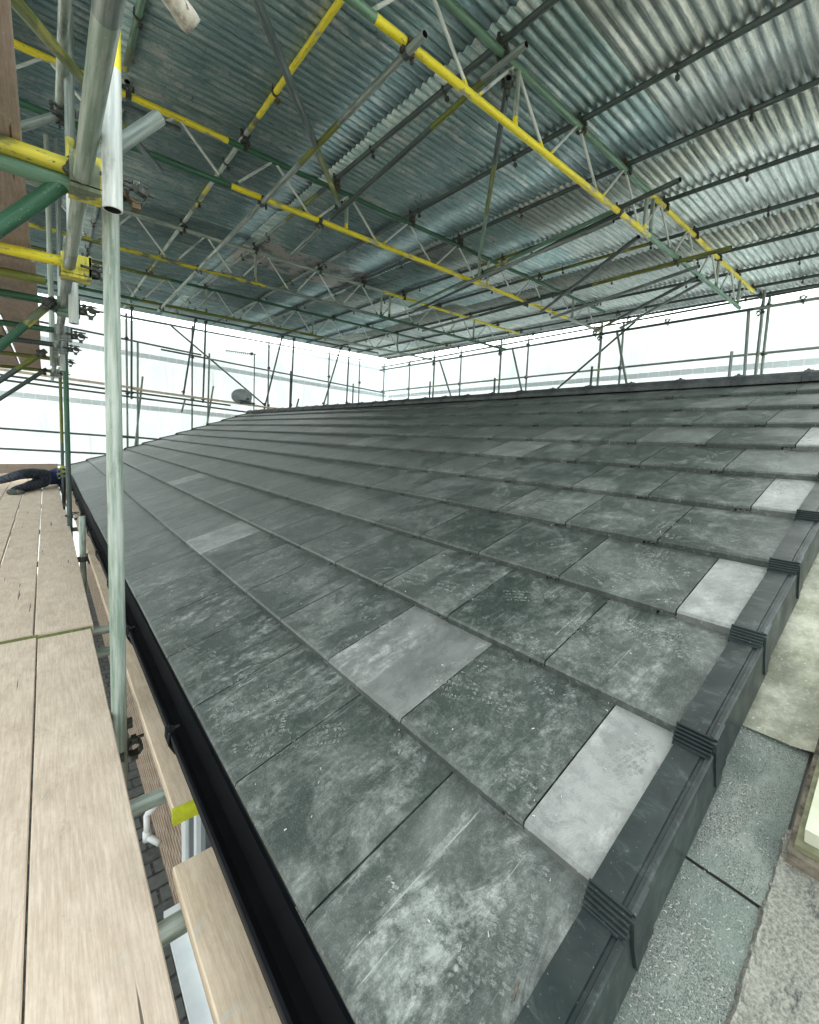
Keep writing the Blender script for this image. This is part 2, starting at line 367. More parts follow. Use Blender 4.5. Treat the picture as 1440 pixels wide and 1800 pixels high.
def T(label, p0, p1, mats=('galv',), segs=None, group=None, cat='scaffold tube', name='scaffold_tube', r=.02415, n=16):
    o = tube(name, p0, p1, r, mats, segs, n=n); tag(o, label, cat, group); TUBES.append(o); return o
# coupler mesh: grips tube A (local X through origin) and tube B (local Y at z=.05)
def coupler_mesh(name, mat, fancy=True):
    b = MB(); n = 10
    for ax in (0, 1):
        z0 = 0 if ax == 0 else .0485
        for x0, x1 in ((-.021, .021),):
            ro, ri = .0305, .0245
            vs = []; fs = []
            for x in (x0, x1):
                for rr in (ro, ri):
                    for i in range(n):
                        t = 2*math.pi*i/n
                        y, z = rr*math.cos(t), rr*math.sin(t)+z0
                        vs.append((x, y, z) if ax == 0 else (y, x, z))
            for i in range(n):
                j = (i+1) % n
                fs += [(i, j, 2*n+j, 2*n+i), (n+j, n+i, 3*n+i, 3*n+j), (i, n+i, n+j, j), (2*n+i, 2*n+j, 3*n+j, 3*n+i)]
            b.add(vs, fs)
        if ax == 0:
            b.box((-.018, -.046, -.012), (.018, -.026, .012)); b.box((-.018, .026, -.010), (.018, .044, .010))
            b.cyl((0, -.040, -.045), (0, -.040, .030), .0065, 6); b.cyl((0, -.040, -.038), (0, -.040, -.018), .013, 6)
        else:
            b.box((-.046, -.018, z0-.012), (-.026, .018, z0+.012)); b.box((.026, -.018, z0-.010), (.044, .018, z0+.010))
            b.cyl((.038, 0, z0-.060), (.038, 0, z0+.035), .0065, 6); b.cyl((.038, 0, z0-.045), (.038, 0, z0-.024), .013, 6)
            b.cyl((.030, 0, z0-.056), (.052, 0, z0-.066), .005, 5)
    me = bpy.data.meshes.new(name); me.from_pydata([tuple(v) for v in b.v], [], b.f); me.materials.append(M[mat]); me.update(); return me
CPL = coupler_mesh('coupler', 'coupler_steel')
CPY = coupler_mesh('coupler_yellow', 'yellow_worn')
CPG = coupler_mesh('coupler_galv', 'galv')
def cp(parent, p, dA, nrm, me=None, name='coupler'):
    dA = V(dA).normalized(); nn = V(nrm); nn = (nn-dA*nn.dot(dA)).normalized(); B = nn.cross(dA)
    m = Matrix((dA, B, nn)).transposed().to_4x4(); m.translation = V(p)
    o = bpy.data.objects.new(name, me or CPL); COL.objects.link(o); o.parent = parent
    o.matrix_parent_inverse = Matrix(); o.matrix_local = parent.matrix_basis.inverted() @ m
    return o
def lerp(a, b, t): return V(a).lerp(V(b), t)

# ------------------------------------------------------------------ ground
g = mk('ground', [(-60, -60, -3.67), (60, -60, -3.67), (60, 60, -3.67), (-60, 60, -3.67)], [(0, 1, 2, 3)], 'soil'); tag(g, 'bare ground round the scaffold', None, None, 'structure')
g = mk('paved_path', [(-2.5, -2, -3.65), (.68, -2, -3.65), (.68, 13.5, -3.65), (-2.5, 13.5, -3.65)], [(0, 1, 2, 3)], 'pavers'); tag(g, 'dark block paving below the scaffold boards', None, None, 'structure')

# ------------------------------------------------------------------ house
PITCH = math.radians(20); CP, SP = math.cos(PITCH), math.sin(PITCH)
XE, ZE, GA = .366, -.95, .41
Y0, Y1 = .28, 12.9
def RP(s, y, h=0.): return V((XE+s*CP-h*SP, y, ZE+s*SP+h*CP))
house = empty('house', (0, 0, 0), 'brick bungalow with a newly laid dark grey flat tile roof and black gutter', 'house')
vs = []; fs = []; tone = []; offs = []; lip = []; dst = []; CUR = [0]
def quadstrip(pts_rows, tn, off, lp):
    b = len(vs); n = len(pts_rows[0])
    for r_ in pts_rows: vs.extend(r_)
    for j in range(len(pts_rows)-1):
        for i in range(n-1):
            fs.append((b+j*n+i, b+j*n+i+1, b+(j+1)*n+i+1, b+(j+1)*n+i)); tone.append(tn); dst.append(CUR[0]); offs.append(off); lip.append(lp[j] if isinstance(lp, list) else lp)
PALE = {(1, 0): 1., (3, 0): .95, (5, 0): .95, (7, 0): .8, (1, 2): .50, (1, 7): .75, (2, 13): .7, (4, 8): .2, (6, 4): .5, (6, 9): .45, (0, 0): .12, (4, 15): .3, (3, 20): .4, (2, 5): .1, (5, 12): .25}
DUSTY = {(0, 0): 1., (0, 1): .35, (0, 2): .6, (0, 3): .7, (0, 4): .8, (1, 1): .4, (1, 0): .5, (1, 2): .8, (2, 1): .6, (2, 0): .45, (2, 2): .5, (0, 5): .7, (0, 6): .5, (1, 3): .35}
for k in range(11):
    odd = k % 2
    edges = [Y0-.005]+([Y0+.195] if odd else [])
    y = edges[-1]+GA
    while y < Y1-.05: edges.append(y); y += GA
    edges.append(Y1)
    for i in range(len(edges)-1):
        a, c = edges[i]+.0024, edges[i+1]-.0024
        if i: a += random.uniform(-.001, .001)
        tn = PALE.get((k, i), max(0, random.gauss(.0, .03)) if random.random() < .9 else random.uniform(.05, .2))
        if (k, i) not in PALE: tn += (min(.16, .014*i) if k < 6 else .04)+random.uniform(0, .07)  # random tone, plus grazing sheen painted in as paler far tiles
        if i == 0 and k == 1: tn = 1.
        off = (random.uniform(0, 9), random.uniform(0, 9), 0)
        CUR[0] = DUSTY.get((k, i), max(0, .6-.07*k)*random.uniform(.1, 1))
        dh = 0; ds = random.uniform(-.002, .002); s0 = k*GA+ds; tw = 0
        T_ = .0305+dh
        e = .055
        jy = [0, .010, .020, .030, .040, .052, .056]; jb = [.013, .016, .011, .017, .012, .016, -.002]
        ys = [a+q for q in jy]+[c]
        bot = jb+[-.002]
        if i == 0: bot = [-.002]*8
        tw_ = [tw*(yy-a)/GA for yy in ys]
        rows = [[RP(s0, yy, bb) for yy, bb in zip(ys, bot)],
                [RP(s0+.001, yy, T_-.008+t) for yy, t in zip(ys, tw_)],
                [RP(s0+.008, yy, T_-.001+t) for yy, t in zip(ys, tw_)],
                [RP(s0+.016, yy, T_-.001+t) for yy, t in zip(ys, tw_)],
                [RP(s0+.20, yy, T_*.53+t) for yy, t in zip(ys, tw_)],
                [RP(s0+GA+.03, yy, -.0025) for yy, t in zip(ys, tw_)]]
        quadstrip(rows, tn, off, [.75, .35, .12, 0, 0])
        for side in (0, -1):       # side cheeks
            yy = ys[side]
            quadstrip([[RP(s0, yy, -.003), RP(s0+GA+.03, yy, -.015)], [RP(s0+.004, yy, T_-.003), RP(s0+GA+.03, yy, -.0025)]], tn, off, .1)
        if i < len(edges)-2:       # under-lock rail below the next tile
            uy = [c+.002+q for q in (0, .010, .020, .030, .040, .050, .052)]; uh = [.004, .009, .003, .010, .004, .008, -.002]
            quadstrip([[RP(s0+.001, yy, -.002) for yy in uy], [RP(s0+.001, yy, hh) for yy, hh in zip(uy, uh)], [RP(s0+.06, yy, hh*.9) for yy, hh in zip(uy, uh)]], tn, off, [.9, .2])
def top_h(s):
    u = s % GA
    return (.0295+(.0162-.0295)*(u-.016)/.184) if u < .2 else (.0162+(-.0025-.0162)*(u-.2)/.24)
nt_ = len(fs); from mathutils import noise as mn
rs = random.Random(31)
def lug(s, y, du, dv, w, l, sh):
    u = s % GA
    if u < .03 or u > .395 or s < 0 or s > 4.4 or y < Y0+.07 or y > 9: return
    b = len(vs)
    for a_, c_ in ((-1, -.7), (-.5, -1.1), (.6, -1+sh*.7), (1.05, -.5+sh), (.9, .9+sh), (.1, 1.2+sh*.5), (-.9, .8)):
        a_ *= rs.uniform(.75, 1.15); c_ *= rs.uniform(.8, 1.5)
        ss = s+du[0]*a_*w+dv[0]*c_*l; yy = y+du[1]*a_*w+dv[1]*c_*l
        ss += rs.uniform(-.0012, .0012); yy += rs.uniform(-.0012, .0012)
        ss = min(max(ss, (s//GA)*GA+.02), (s//GA)*GA+.405)
        vs.append(RP(ss, yy, top_h(ss)+.0007))
    fs.append(tuple(range(b, b+7))); tone.append(0); offs.append((0, 0, 0)); lip.append(0); dst.append(0)
def print_(s, y, ang, strength, kind):
    du = (math.cos(ang), math.sin(ang)); dv = (-math.sin(ang), math.cos(ang))      # across, along the sole
    L = .145; sd_ = rs.uniform(0, 99)
    half = rs.choice((0, 0, 1, -1))
    j = -L
    while j < L:
        wd = .050 if j > .02 else (.034 if j > -.05 else .040)
        if j > .10: wd = .050-(j-.10)*.7
        if -.045 < j < -.012: j += .011; continue
        if (half == 1 and j < 0) or (half == -1 and j > 0): j += .011; continue
        cols = (-.75, -.25, .25, .75) if kind != 1 else (-.66, 0, .66)
        for c in cols:
            x = c*wd
            if mn.noise(V((x*34+sd_, j*22, sd_)))*.9+rs.uniform(-.25, .25) > strength-.35: continue
            sh = (.8 if c > 0 else -.8) if kind == 0 else (0 if kind == 1 else .5)
            lug(s+du[0]*x+dv[0]*j, y+du[1]*x+dv[1]*j, du, dv, wd*(.17 if kind != 1 else .24), .0036 if kind != 1 else .0030, sh)
        j += .0125 if kind != 1 else .0105
for i in range(150):
    s_ = rs.random()**1.25*4.2; y_ = Y0+.12+rs.random()**1.7*7.5
    a_ = rs.choice((.3, -.5, 1.2, 1.9, 2.6))+rs.uniform(-.4, .4)
    st_ = rs.uniform(.32, .62); kd = rs.choice((0, 0, 1, 2))
    print_(s_, y_, a_, st_, kd)
    if rs.random() < .3: print_(s_+rs.uniform(-.16, .16), y_+rs.uniform(-.16, .16), a_+rs.uniform(-.3, .3), st_, kd)
for s_, y_, a_ in ((.62, .42, 1.0), (.98, .62, -.5), (1.08, .46, -.4), (.62, .80, .4), (1.45, .62, -.9), (1.02, 1.05, .5), (.95, 1.35, .2), (1.75, .9, -.4), (.20, 1.9, .8), (.18, 1.1, .9), (.55, 1.95, .4)):
    print_(s_, y_, a_, .72, rs.choice((0, 1, 2)))
roof = mk('roof', vs, fs, ['tile', 'boot_dust'], house, [0]*nt_+[1]*(len(fs)-nt_))
me = roof.data
a = me.attributes.new('tone', 'FLOAT', 'FACE'); a.data.foreach_set('value', tone)
a = me.attributes.new('dust', 'FLOAT', 'FACE'); a.data.foreach_set('value', dst)
a = me.attributes.new('lip', 'FLOAT', 'FACE'); a.data.foreach_set('value', lip)
a = me.attributes.new('tile_offset', 'FLOAT_VECTOR', 'FACE'); a.data.foreach_set('vector', [q for o in offs for q in o])
XR, ZR = XE+4.51*CP, ZE+4.51*SP
b = MB()
b.extr([(0.012, -.02), (4.51, -.02), (4.51, -.06), (0.012, -.06)], [(V((XE, y, ZE)), V((CP, 0, SP)), V((-SP, 0, CP))) for y in (Y0+.01, Y1-.01)])
b.build('roof_deck', 'cap_dark', house)
# far slope
b = MB()
for k in range(11):
    s0 = k*GA
    q = lambda s, h: (2*XR-(XE+s*CP-h*SP), ZE+s*SP+h*CP)
    pts = [q(s0, 0), q(s0, .026), q(s0+GA+.02, 0)]
    vv = [(p[0], y, p[1]) for y in (Y0, Y1) for p in pts]
    b.add(vv, [(0, 1, 4, 3), (1, 2, 5, 4), (0, 2, 1), (3, 4, 5)])
fr = b.build('rear_roof', 'tile', house)
# walls
b = MB()
WX, WZT = .68, ZE-.12
xr2 = 2*XR-WX
b.add([(WX, Y0+.28, -3.66), (WX, Y1-.18, -3.66), (WX, Y1-.18, WZT), (WX, Y0+.28, WZT)], [(0, 1, 2, 3)])
b.add([(xr2, Y0+.28, -3.66), (xr2, Y1-.18, -3.66), (xr2, Y1-.18, WZT), (xr2, Y0+.28, WZT)], [(3, 2, 1, 0)])
for yy in (Y0+.28, Y1-.18):
    b.add([(WX, yy, -3.66), (xr2, yy, -3.66), (xr2, yy, WZT), (XR, yy, ZR-.1), (WX, yy, WZT)], [(0, 1, 2, 3, 4)])
b.build('wall', 'brick', house)
b = MB(); b.box((XE+.03, Y0+.05, ZE-.17), (XE+.05, Y1-.05, ZE-.03)); b.box((XE+.05, Y0+.05, ZE-.17), (WX, Y1-.05, ZE-.155)); b.build('fascia', 'fascia', house)
# window in the front wall
w = MB(); w.box((WX-.05, 2.88, -3.2), (WX+.02, 2.95, -2.0)); w.box((WX-.05, 1.3, -2.07), (WX+.02, 2.88, -2.0)); w.box((WX-.05, 1.3, -3.2), (WX+.02, 2.88, -3.13)); w.box((WX-.05, 1.3, -3.13), (WX+.02, 1.37, -2.07)); w.box((WX-.045, 2.60, -3.13), (WX+.015, 2.66, -2.07)); w.box((WX-.065, 2.78, -3.1), (WX-.05, 2.84, -2.1))
win = w.build('window', 'upvc', house)
w = MB(); w.box((WX-.02, 1.37, -3.13), (WX-.012, 2.60, -2.07)); w.box((WX-.02, 2.66, -3.13), (WX-.012, 2.88, -2.07)); w.build('pane', 'glass_dark', win)
w = MB(); w.box((WX-.15, 1.25, -3.24), (WX+.01, 3.0, -3.2)); w.build('sill', 'upvc', win)
b = MB(); b.cyl((.53, 3.62, -2.96), (.53, 3.62, -3.14), .022, 12); b.cyl((.53, 3.62, -3.14), (.60, 3.52, -3.16), .024, 12); b.cyl((.53, 3.62, -3.10), (.53, 3.62, -3.17), .030, 12); b.cyl((.53, 3.62, -2.96), (.68, 3.70, -2.93), .022, 12); b.build('overflow_pipe', 'pvc_pipe', house, True)
b = MB(); b.cyl((.655, 3.05, -1.2), (.65, 3.12, -2.2), .004, 6); b.cyl((.65, 3.12, -2.2), (.662, 3.0, -3.3), .004, 6); b.build('cable', 'pvc_pipe', house)
# gutter
b = MB(); GX0, GX1, GZ = .286, .405, -.985
prof = [(GX0, GZ), (GX0+.004, GZ-.03), (GX0+.018, GZ-.062), (GX0+.045, GZ-.078), (GX0+.075, GZ-.078), (GX1-.012, GZ-.062), (GX1, GZ-.03), (GX1, GZ)]
inn = [(GX1-.003, GZ), (GX1-.003, GZ-.029), (GX1-.014, GZ-.059), (GX0+.074, GZ-.074), (GX0+.046, GZ-.074), (GX0+.021, GZ-.059), (GX0+.008, GZ-.028), (GX0+.006, GZ-.006), (GX0+.010, GZ+.001), (GX0+.002, GZ+.004)]
b.extr(prof+inn, [((0, y, 0), (1, 0, 0), (0, 0, 1)) for y in (Y0-.02, Y1+.02)])
gut = b.build('gutter', 'gutter_black', house)
clip0 = None
for y in (1.52, 2.45, 3.3, 4.15, 5.1, 6.1, 7.2, 8.4, 9.7, 11.2):
    if clip0 is None:
        b = MB()
        o2 = [(GX0-.004, GZ+.006), (GX0-.006, GZ-.03), (GX0+.012, GZ-.066), (GX0+.042, GZ-.084), (GX0+.078, GZ-.084), (GX1-.008, GZ-.066), (GX1+.003, GZ-.03), (GX1+.003, GZ+.004)]
        i2 = [(p[0]+(.004 if p[0] < .34 else -.003), p[1]+.003) for p in o2][::-1]
        b.extr(o2+i2, [((0, yy, 0), (1, 0, 0), (0, 0, 1)) for yy in (-.03, .03)])
        b.box((GX0-.008, -.012, GZ-.004), (GX0+.016, .012, GZ+.012)); b.cyl((GX0+.016, 0, GZ+.004), (GX0+.034, 0, GZ+.008), .006, 6); b.cyl((GX0-.006, .0, GZ-.02), (GX0+.004, 0, GZ+.02), .004, 6)
        clip0 = b.build('gutter_clip', 'gutter_black', gut); clip0.location = (0, y, 0)
    else:
        c = clip0.copy(); COL.objects.link(c); c.parent = gut; c.location = (0, y, 0)
# verge caps
def verge_cap(yo, yi, sgn):
    b = MB(); T_ = .0305; lift = .012
    hl, hu = T_+lift+.004, lift+.003
    def P(s, y, h): return RP(s, y, h)
    # top plate (thick shell) from the nose to under the next unit
    L = GA+.035; w = yi-yo
    def sect(s, h, out=0.):
        yy = yo-sgn*out
        return [P(s, yi, h-.012), P(s, yi-sgn*.004, h), P(s, yo+sgn*.020, h), P(s, yo+sgn*.018, h-.004), P(s, yo+sgn*.012, h-.004), P(s, yo+sgn*.010, h+.001), P(s, yo+sgn*.003, h+.001), P(s, yy, h-.004), P(s, yy, h-.122), P(s, yy+sgn*.004, h-.122), P(s, yy+sgn*.004, h-.010), P(s, yi-sgn*.004, h-.008)]
    secs = [sect(-.004, hl, .004), sect(.05, hl-.003, .004), sect(.052, hl-.003, .001), sect(L, hu-.004, .0)]
    n = len(secs[0]); b.add([q for s_ in secs for q in s_], [(j*n+i, j*n+(i+1) % n, (j+1)*n+(i+1) % n, (j+1)*n+i) for j in range(3) for i in range(n)]+[tuple(range(n))[::-1], tuple(range(3*n, 4*n))])
    # nose: ribbed lip sloping down
    N = 5
    pr = []
    for r_ in range(N):
        s1 = -.004-.034*r_/N; h1 = hl-.026*r_/N
        pr += [(s1, h1), (s1-.0036, h1-.0005), (s1-.0040, h1-.0075), (s1-.0062, h1-.0085)]
    pr += [(-.040, hl-.030), (-.040, hl-.036), (-.004, hl-.016)]
    m = len(pr)
    b.add([P(p[0], yy, p[1]) for yy in (yi, yo+sgn*.001) for p in pr], [(i, (i+1) % m, m+(i+1) % m, m+i) for i in range(m)]+[tuple(range(m))[::-1], tuple(range(m, 2*m))])
    # skirt leading edge, thick, hooked
    b.add([P(s, y, h) for (s, h) in ((-.014, hl-.006), (-.004, hl-.006), (.002, hl-.124), (-.020, hl-.130), (-.022, hl-.060)) for y in (yo-sgn*.005, yo+sgn*.001)], [(0, 2, 4, 6, 8), (1, 9, 7, 5, 3), (0, 1, 3, 2), (2, 3, 5, 4), (4, 5, 7, 6), (6, 7, 9, 8), (8, 9, 1, 0)])
    return b
base = verge_cap(Y0-.030, Y0+.046, 1).build('verge_cap', 'cap_plastic', house)
base2 = verge_cap(Y1+.030, Y1-.05, -1).build('verge_cap', 'cap_plastic', house)
for bb in (base, base2):
    for k in range(1, 11):
        c = bb.copy(); COL.objects.link(c); c.parent = house; c.location = (k*GA*CP, random.uniform(-.002, .002), k*GA*SP+random.uniform(-.001, .001))
# ridge tiles
b = MB(); n = 9
def arc(r, r2): return [(r*math.sin(t), r2*math.cos(t)) for t in [math.radians(-98+196*i/(n-1)) for i in range(n)]]
oo = arc(.125, .085); ii = [(p[0]*.86, p[1]*.84) for p in oo][::-1]
b.extr(oo+ii, [((0, y, 0), (1, 0, 0), (0, 0, 1)) for y in (0, .438)])
oo2 = [(p[0]*1.06, p[1]*1.08) for p in oo]; b.extr(oo2+[(p[0]*.99, p[1]*.99) for p in oo][::-1], [((0, y, 0), (1, 0, 0), (0, 0, 1)) for y in (.398, .446)])
r0 = b.build('ridge_tile', 'ridge_clay', house); r0.location = (XR, Y0-.02, ZR-.005)
y = Y0-.02+.45
while y < Y1-.1:
    c = r0.copy(); COL.objects.link(c); c.parent = house; c.location = (XR, y, ZR-.005+random.uniform(-.003, .003)); y += .45
b = MB(); b.box((-.016, -.010, .082), (.016, .010, .091)); b.cyl((0, 0, .091), (0, 0, .096), .008, 6)
f0 = b.build('ridge_clamp', 'coupler_steel', house); f0.location = (XR, Y0+.41, ZR)
for j in range(1, 28):
    c = f0.copy(); COL.objects.link(c); c.parent = house; c.location = (XR, Y0+.41+.45*j, ZR)

# ------------------------------------------------------------------ dust chips lying on the roof
b = MB(); random.seed(11)
for i in range(170):
    s = random.random()**1.3*3.8+.03; yy = Y0+.1+random.random()**1.5*5.5; k = int(s/GA); u = s/GA-k
    h = .0315*(1-u)+.001
    if u < .05: continue
    p = RP(s, yy, h); L = random.uniform(.0012, .0045); a_ = random.uniform(0, 3.14); w_ = random.uniform(.0007, .0018)
    d = V((math.cos(a_)*CP, math.sin(a_), math.cos(a_)*SP)); e_ = V((-math.sin(a_)*CP, math.cos(a_), -math.sin(a_)*SP)); nn = V((-SP, 0, CP))*.0025
    b.add([p-d*L-e_*w_, p+d*L-e_*w_*.4, p+d*L*.8+e_*w_, p-d*L+e_*w_*.7, p+nn, p+nn+d*L*.5], [(0, 1, 5, 4), (1, 2, 5), (2, 3, 4, 5), (3, 0, 4)])
simple('chip', (.62, .60, .56), (.42, .40, .36), 50, .9)
o = b.build('tile_chippings', 'chip'); tag(o, 'pale chippings and dust crumbs scattered over the dark roof tiles', 'chippings', None, 'stuff')
b = MB(); p = RP(.205, .345, .0165)
b.cyl(p+V((-.012, -.004, 0)), p+V((.012, .004, .003)), .0022, 5); o = b.build('wood_splinter', 'bare_wood'); tag(o, 'tiny orange wood splinter on the lowest tile at the near end', 'splinter')

# ------------------------------------------------------------------ adjoining roof at lower right (neighbour)
nb = empty('adjoining_roof', (0, 0, 0), 'gritty old neighbouring roof slope with mortar, tight beside the new verge', 'neighbouring roof')
OF = -.165
def NPt(s, y, h=0.): return RP(s-XE/CP, y, h+OF)
def grid(name, s0, s1, y0, y1, ns, ny, mat, hf, parent):
    vv = [NPt(s0+(s1-s0)*i/ns, y0+(y1-y0)*j/ny, hf(s0+(s1-s0)*i/ns, y0+(y1-y0)*j/ny)) for j in range(ny+1) for i in range(ns+1)]
    ff = [(j*(ns+1)+i, j*(ns+1)+i+1, (j+1)*(ns+1)+i+1, (j+1)*(ns+1)+i) for j in range(ny) for i in range(ns)]
    return mk(name, vv, ff, mat, parent, None, True)
from mathutils import noise as mn
def rough(s, y, a_=.003, f=14): return mn.noise(V((s*f, y*f, 3)))*a_
grid('felt_strip', .0, 1.052, .128, .50, 60, 24, 'felt', lambda s, y: rough(s, y), nb)
grid('felt_strip', 1.056, 1.47, .128, .50, 30, 24, 'felt', lambda s, y: .004+rough(s, y), nb)
grid('slab', .0, 1.225, -2.6, .124, 50, 90, 'slab', lambda s, y: .010+rough(s, y, .006, 9), nb)
grid('mortar_fillet', 1.462, 5.2, .05, .50, 90, 24, 'render', lambda s, y: .010+.02*min(1, max(0, (s-1.47)*3))+rough(s, y, .008, 7)+max(0, .16-y)*.3, nb)
b = MB(); b.add([NPt(0, -2.6, -.012), NPt(5.2, -2.6, -.012), NPt(5.2, .5, -.012), NPt(0, .5, -.012), NPt(0, -2.6, -.09), NPt(5.2, -2.6, -.09), NPt(5.2, .5, -.09), NPt(0, .5, -.09)], [(0, 1, 2, 3), (7, 6, 5, 4), (0, 4, 5, 1), (1, 5, 6, 2), (2, 6, 7, 3), (3, 7, 4, 0)]); b.build('bedding', 'soil', nb)
b = MB()
random.seed(5)
pts = []
vv = []
for i in range(121):
    s_ = -.0+1.24*i/120; jj = mn.noise(V((s_*22, 1, 0)))*.003
    for yy, hh in ((.117, .004), (.122, .010), (.127, .011), (.131, .006), (.136, -.003)): vv.append(NPt(s_, yy+jj+.002*mn.noise(V((s_*70, 4, 4))), hh+mn.noise(V((s_*60, yy*190, 2)))*.006))
b.add(vv, [(i*5+j, i*5+j+1, (i+1)*5+j+1, (i+1)*5+j) for i in range(120) for j in range(4)])
b.build('mortar_joint', 'slab', nb)
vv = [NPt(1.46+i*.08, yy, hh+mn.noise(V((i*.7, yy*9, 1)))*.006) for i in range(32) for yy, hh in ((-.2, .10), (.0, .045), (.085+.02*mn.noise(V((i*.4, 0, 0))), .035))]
mk('shade_strip', vv, [(i*3+j, i*3+j+1, i*3+j+4, i*3+j+3) for i in range(31) for j in range(2)], 'ridge_clay', nb)  # dark strip added to stand for the shadow cast across the render
b = MB()
for i in range(900):
    s = .5+random.random()*.97; y = .13+random.random()**.7*.15; p = NPt(s, y, .006); a_ = random.uniform(0, 3.14); L = random.uniform(.001, .0045)
    d = V((math.cos(a_)*CP, math.sin(a_), math.cos(a_)*SP)); e_ = V((-math.sin(a_)*CP, math.cos(a_), -math.sin(a_)*SP))*.0009
    b.add([p-d*L-e_, p+d*L, p-d*L+e_, p+V((-SP, 0, CP))*.003], [(0, 1, 3), (1, 2, 3), (2, 0, 3)])
o = b.build('plaster_crumbs', 'chip'); tag(o, 'white plaster crumbs strewn over the gritty neighbouring roof', 'crumbs', None, 'stuff')
# roof hatch at the right edge
hx = Matrix.Translation(NPt(1.165, .117, .0)) @ Matrix.Rotation(-PITCH, 4, 'Y')
hatch = empty('roof_hatch', hx.translation, 'pale hatch lid with a mossy wooden frame on the old neighbouring roof', 'roof hatch')
def hb(name, lo, hi, mat):
    b = MB(); b.box(lo, hi, None, Matrix.Rotation(-PITCH, 4, 'Y')); return b.build(name, mat, hatch)
hb('kerb', (0, -.9, -.01), (.60, .0, .045), 'bare_wood')
hb('frame', (.012, -.9, .047), (.60, -.010, .062), 'mossy')
hb('lid', (.026, -.9, .064), (.60, -.022, .100), 'cream_lid')

# ------------------------------------------------------------------ boards (deck we stand on)
def board(name, x0, x1, y0, y1, ztop, mat='board', th=.038, tonev=None, bow=.002, parent=None, band=None):
    b = MB(); n = 24; ch = .003
    sec = [(x0+ch, ztop), (x1-ch, ztop), (x1, ztop-ch), (x1, ztop-th+ch), (x1-ch, ztop-th), (x0+ch, ztop-th), (x0, ztop-th+ch), (x0, ztop-ch)]
    fr_ = []
    sd_ = random.uniform(0, 50)
    for i in range(n+1):
        y = y0+(y1-y0)*i/n
        fr_.append(((mn.noise(V((y*.8, sd_, 0)))*bow, y, mn.noise(V((y*.7, 0, sd_)))*bow), (1, 0, 0), (0, 0, 1)))
    b.extr(sec, fr_)
    o = b.build(name, [mat], parent)
    a = o.data.attributes.new('tone', 'FLOAT', 'FACE'); t = random.random() if tonev is None else tonev
    a.data.foreach_set('value', [t]*len(o.data.polygons))
    return o
ZD = -1.108
deck = [
 ('board', -.056, .168, -1.2, 2.905, 'pale scaffold board nearest the gutter in the close row'),
 ('board', -.286, -.061, -1.2, 2.93, 'scaffold board left of the one nearest the gutter, close row'),
 ('board', -.516, -.291, -1.2, 2.93, 'scaffold board third from the gutter in the close row'),
 ('board', -.070, .182, 2.945, 7.3, 'long pale scaffold board beside the gutter, beyond the steel end band'),
 ('board', -.294, -.078, 2.97, 6.7, 'cracked scaffold board in the middle of the row beyond the end band'),
 ('board', -.524, -.304, 2.97, 6.9, 'outermost visible scaffold board beyond the end band'),
 ('board', -.066, .158, 7.31, 11.2, 'far scaffold board beside the gutter where the person lies'),
 ('board', -.298, -.076, 6.71, 10.7, 'far scaffold board in the middle, under the lying person'),
 ('board', -.528, -.309, 6.91, 10.9, 'far outer scaffold board under the boots of the lying person'),
 ('board', -.76, -.538, 5.0, 13.2, 'scaffold board along the far left edge of the walkway'),
 ('board', -.99, -.768, 7.0, 13.2, 'scaffold board outermost left, leading to the far end'),
 ('board', -.30, -.076, 10.72, 13.3, 'last scaffold board behind the lying person, left piece'),
 ('board', -.066, .158, 11.22, 13.3, 'last scaffold board behind the lying person, gutter side'),
 ('board', -.53, -.309, 10.92, 13.3, 'last scaffold board behind the lying person, outer piece')]
for nme, x0, x1, y0, y1, lab in deck:
    o = board('scaffold_board', x0, x1, y0, y1, ZD+random.uniform(-.002, .002), bow=.003); tag(o, lab, 'scaffold board', 'scaffold boards of the walkway')
# steel end bands on the break
for x0, x1, y in ((-.056, .168, 2.905), (-.286, -.061, 2.93)):
    b = MB(); b.box((x0-.003, y-.022, ZD-.041), (x1+.003, y+.010, ZD+.0022))
    par = [q for q in COL.objects if q.name.startswith('scaffold_board') and q.get('label') == (deck[0][5] if x1 > 0 else deck[1][5])][0]
    b.build('end_band', 'olive_paint', par)
# inside boards next to the gutter
o = board('inside_board', .262, .47, 1.33, 5.2, ZD-.004, 'board_new', .036); tag(o, 'narrow inner board under the gutter with a yellow-green end band', 'scaffold board')
b = MB(); b.box((.259, 1.318, ZD-.044), (.473, 1.336, ZD-.002)); b.build('end_band', 'yellow_band', o)
o = board('inside_board', .222, .43, -.6, 1.135, ZD+.006, 'board_new', .038); tag(o, 'short inner board under the gutter, bottom of the picture', 'scaffold board')
o = board('inside_board', .25, .44, 5.25, 9.0, ZD-.006, 'board_new', .036); tag(o, 'inner board under the gutter, farthest away', 'scaffold board')
# toe board at the far end
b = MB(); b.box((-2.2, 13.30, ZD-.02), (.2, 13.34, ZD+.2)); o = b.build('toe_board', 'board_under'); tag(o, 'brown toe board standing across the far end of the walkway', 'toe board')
# transoms below the deck
tl = {1.05: 'transom tube under the lower inner board, at the bottom', 1.49: 'transom tube carrying the banded end of the inner board', 2.76: 'lower of two transoms just beyond the big upright', 3.0: 'transom tube under the steel end band of the boards', 4.75: 'transom tube beside the short stub post', 6.2: 'transom tube under the walkway by the second upright', 8.2: 'transom tube under the far part of the walkway', 10.2: 'transom tube under the lying person'}
for i, (y, lab) in enumerate(tl.items()):
    z = ZD-.042-.0245 - (.03 if y == 2.76 else 0)
    T(lab, (-1.1, y, z), (.60, y, z), ('galv_pale',) if y < 3.5 else ('galv',), group='transom tubes under the walkway')

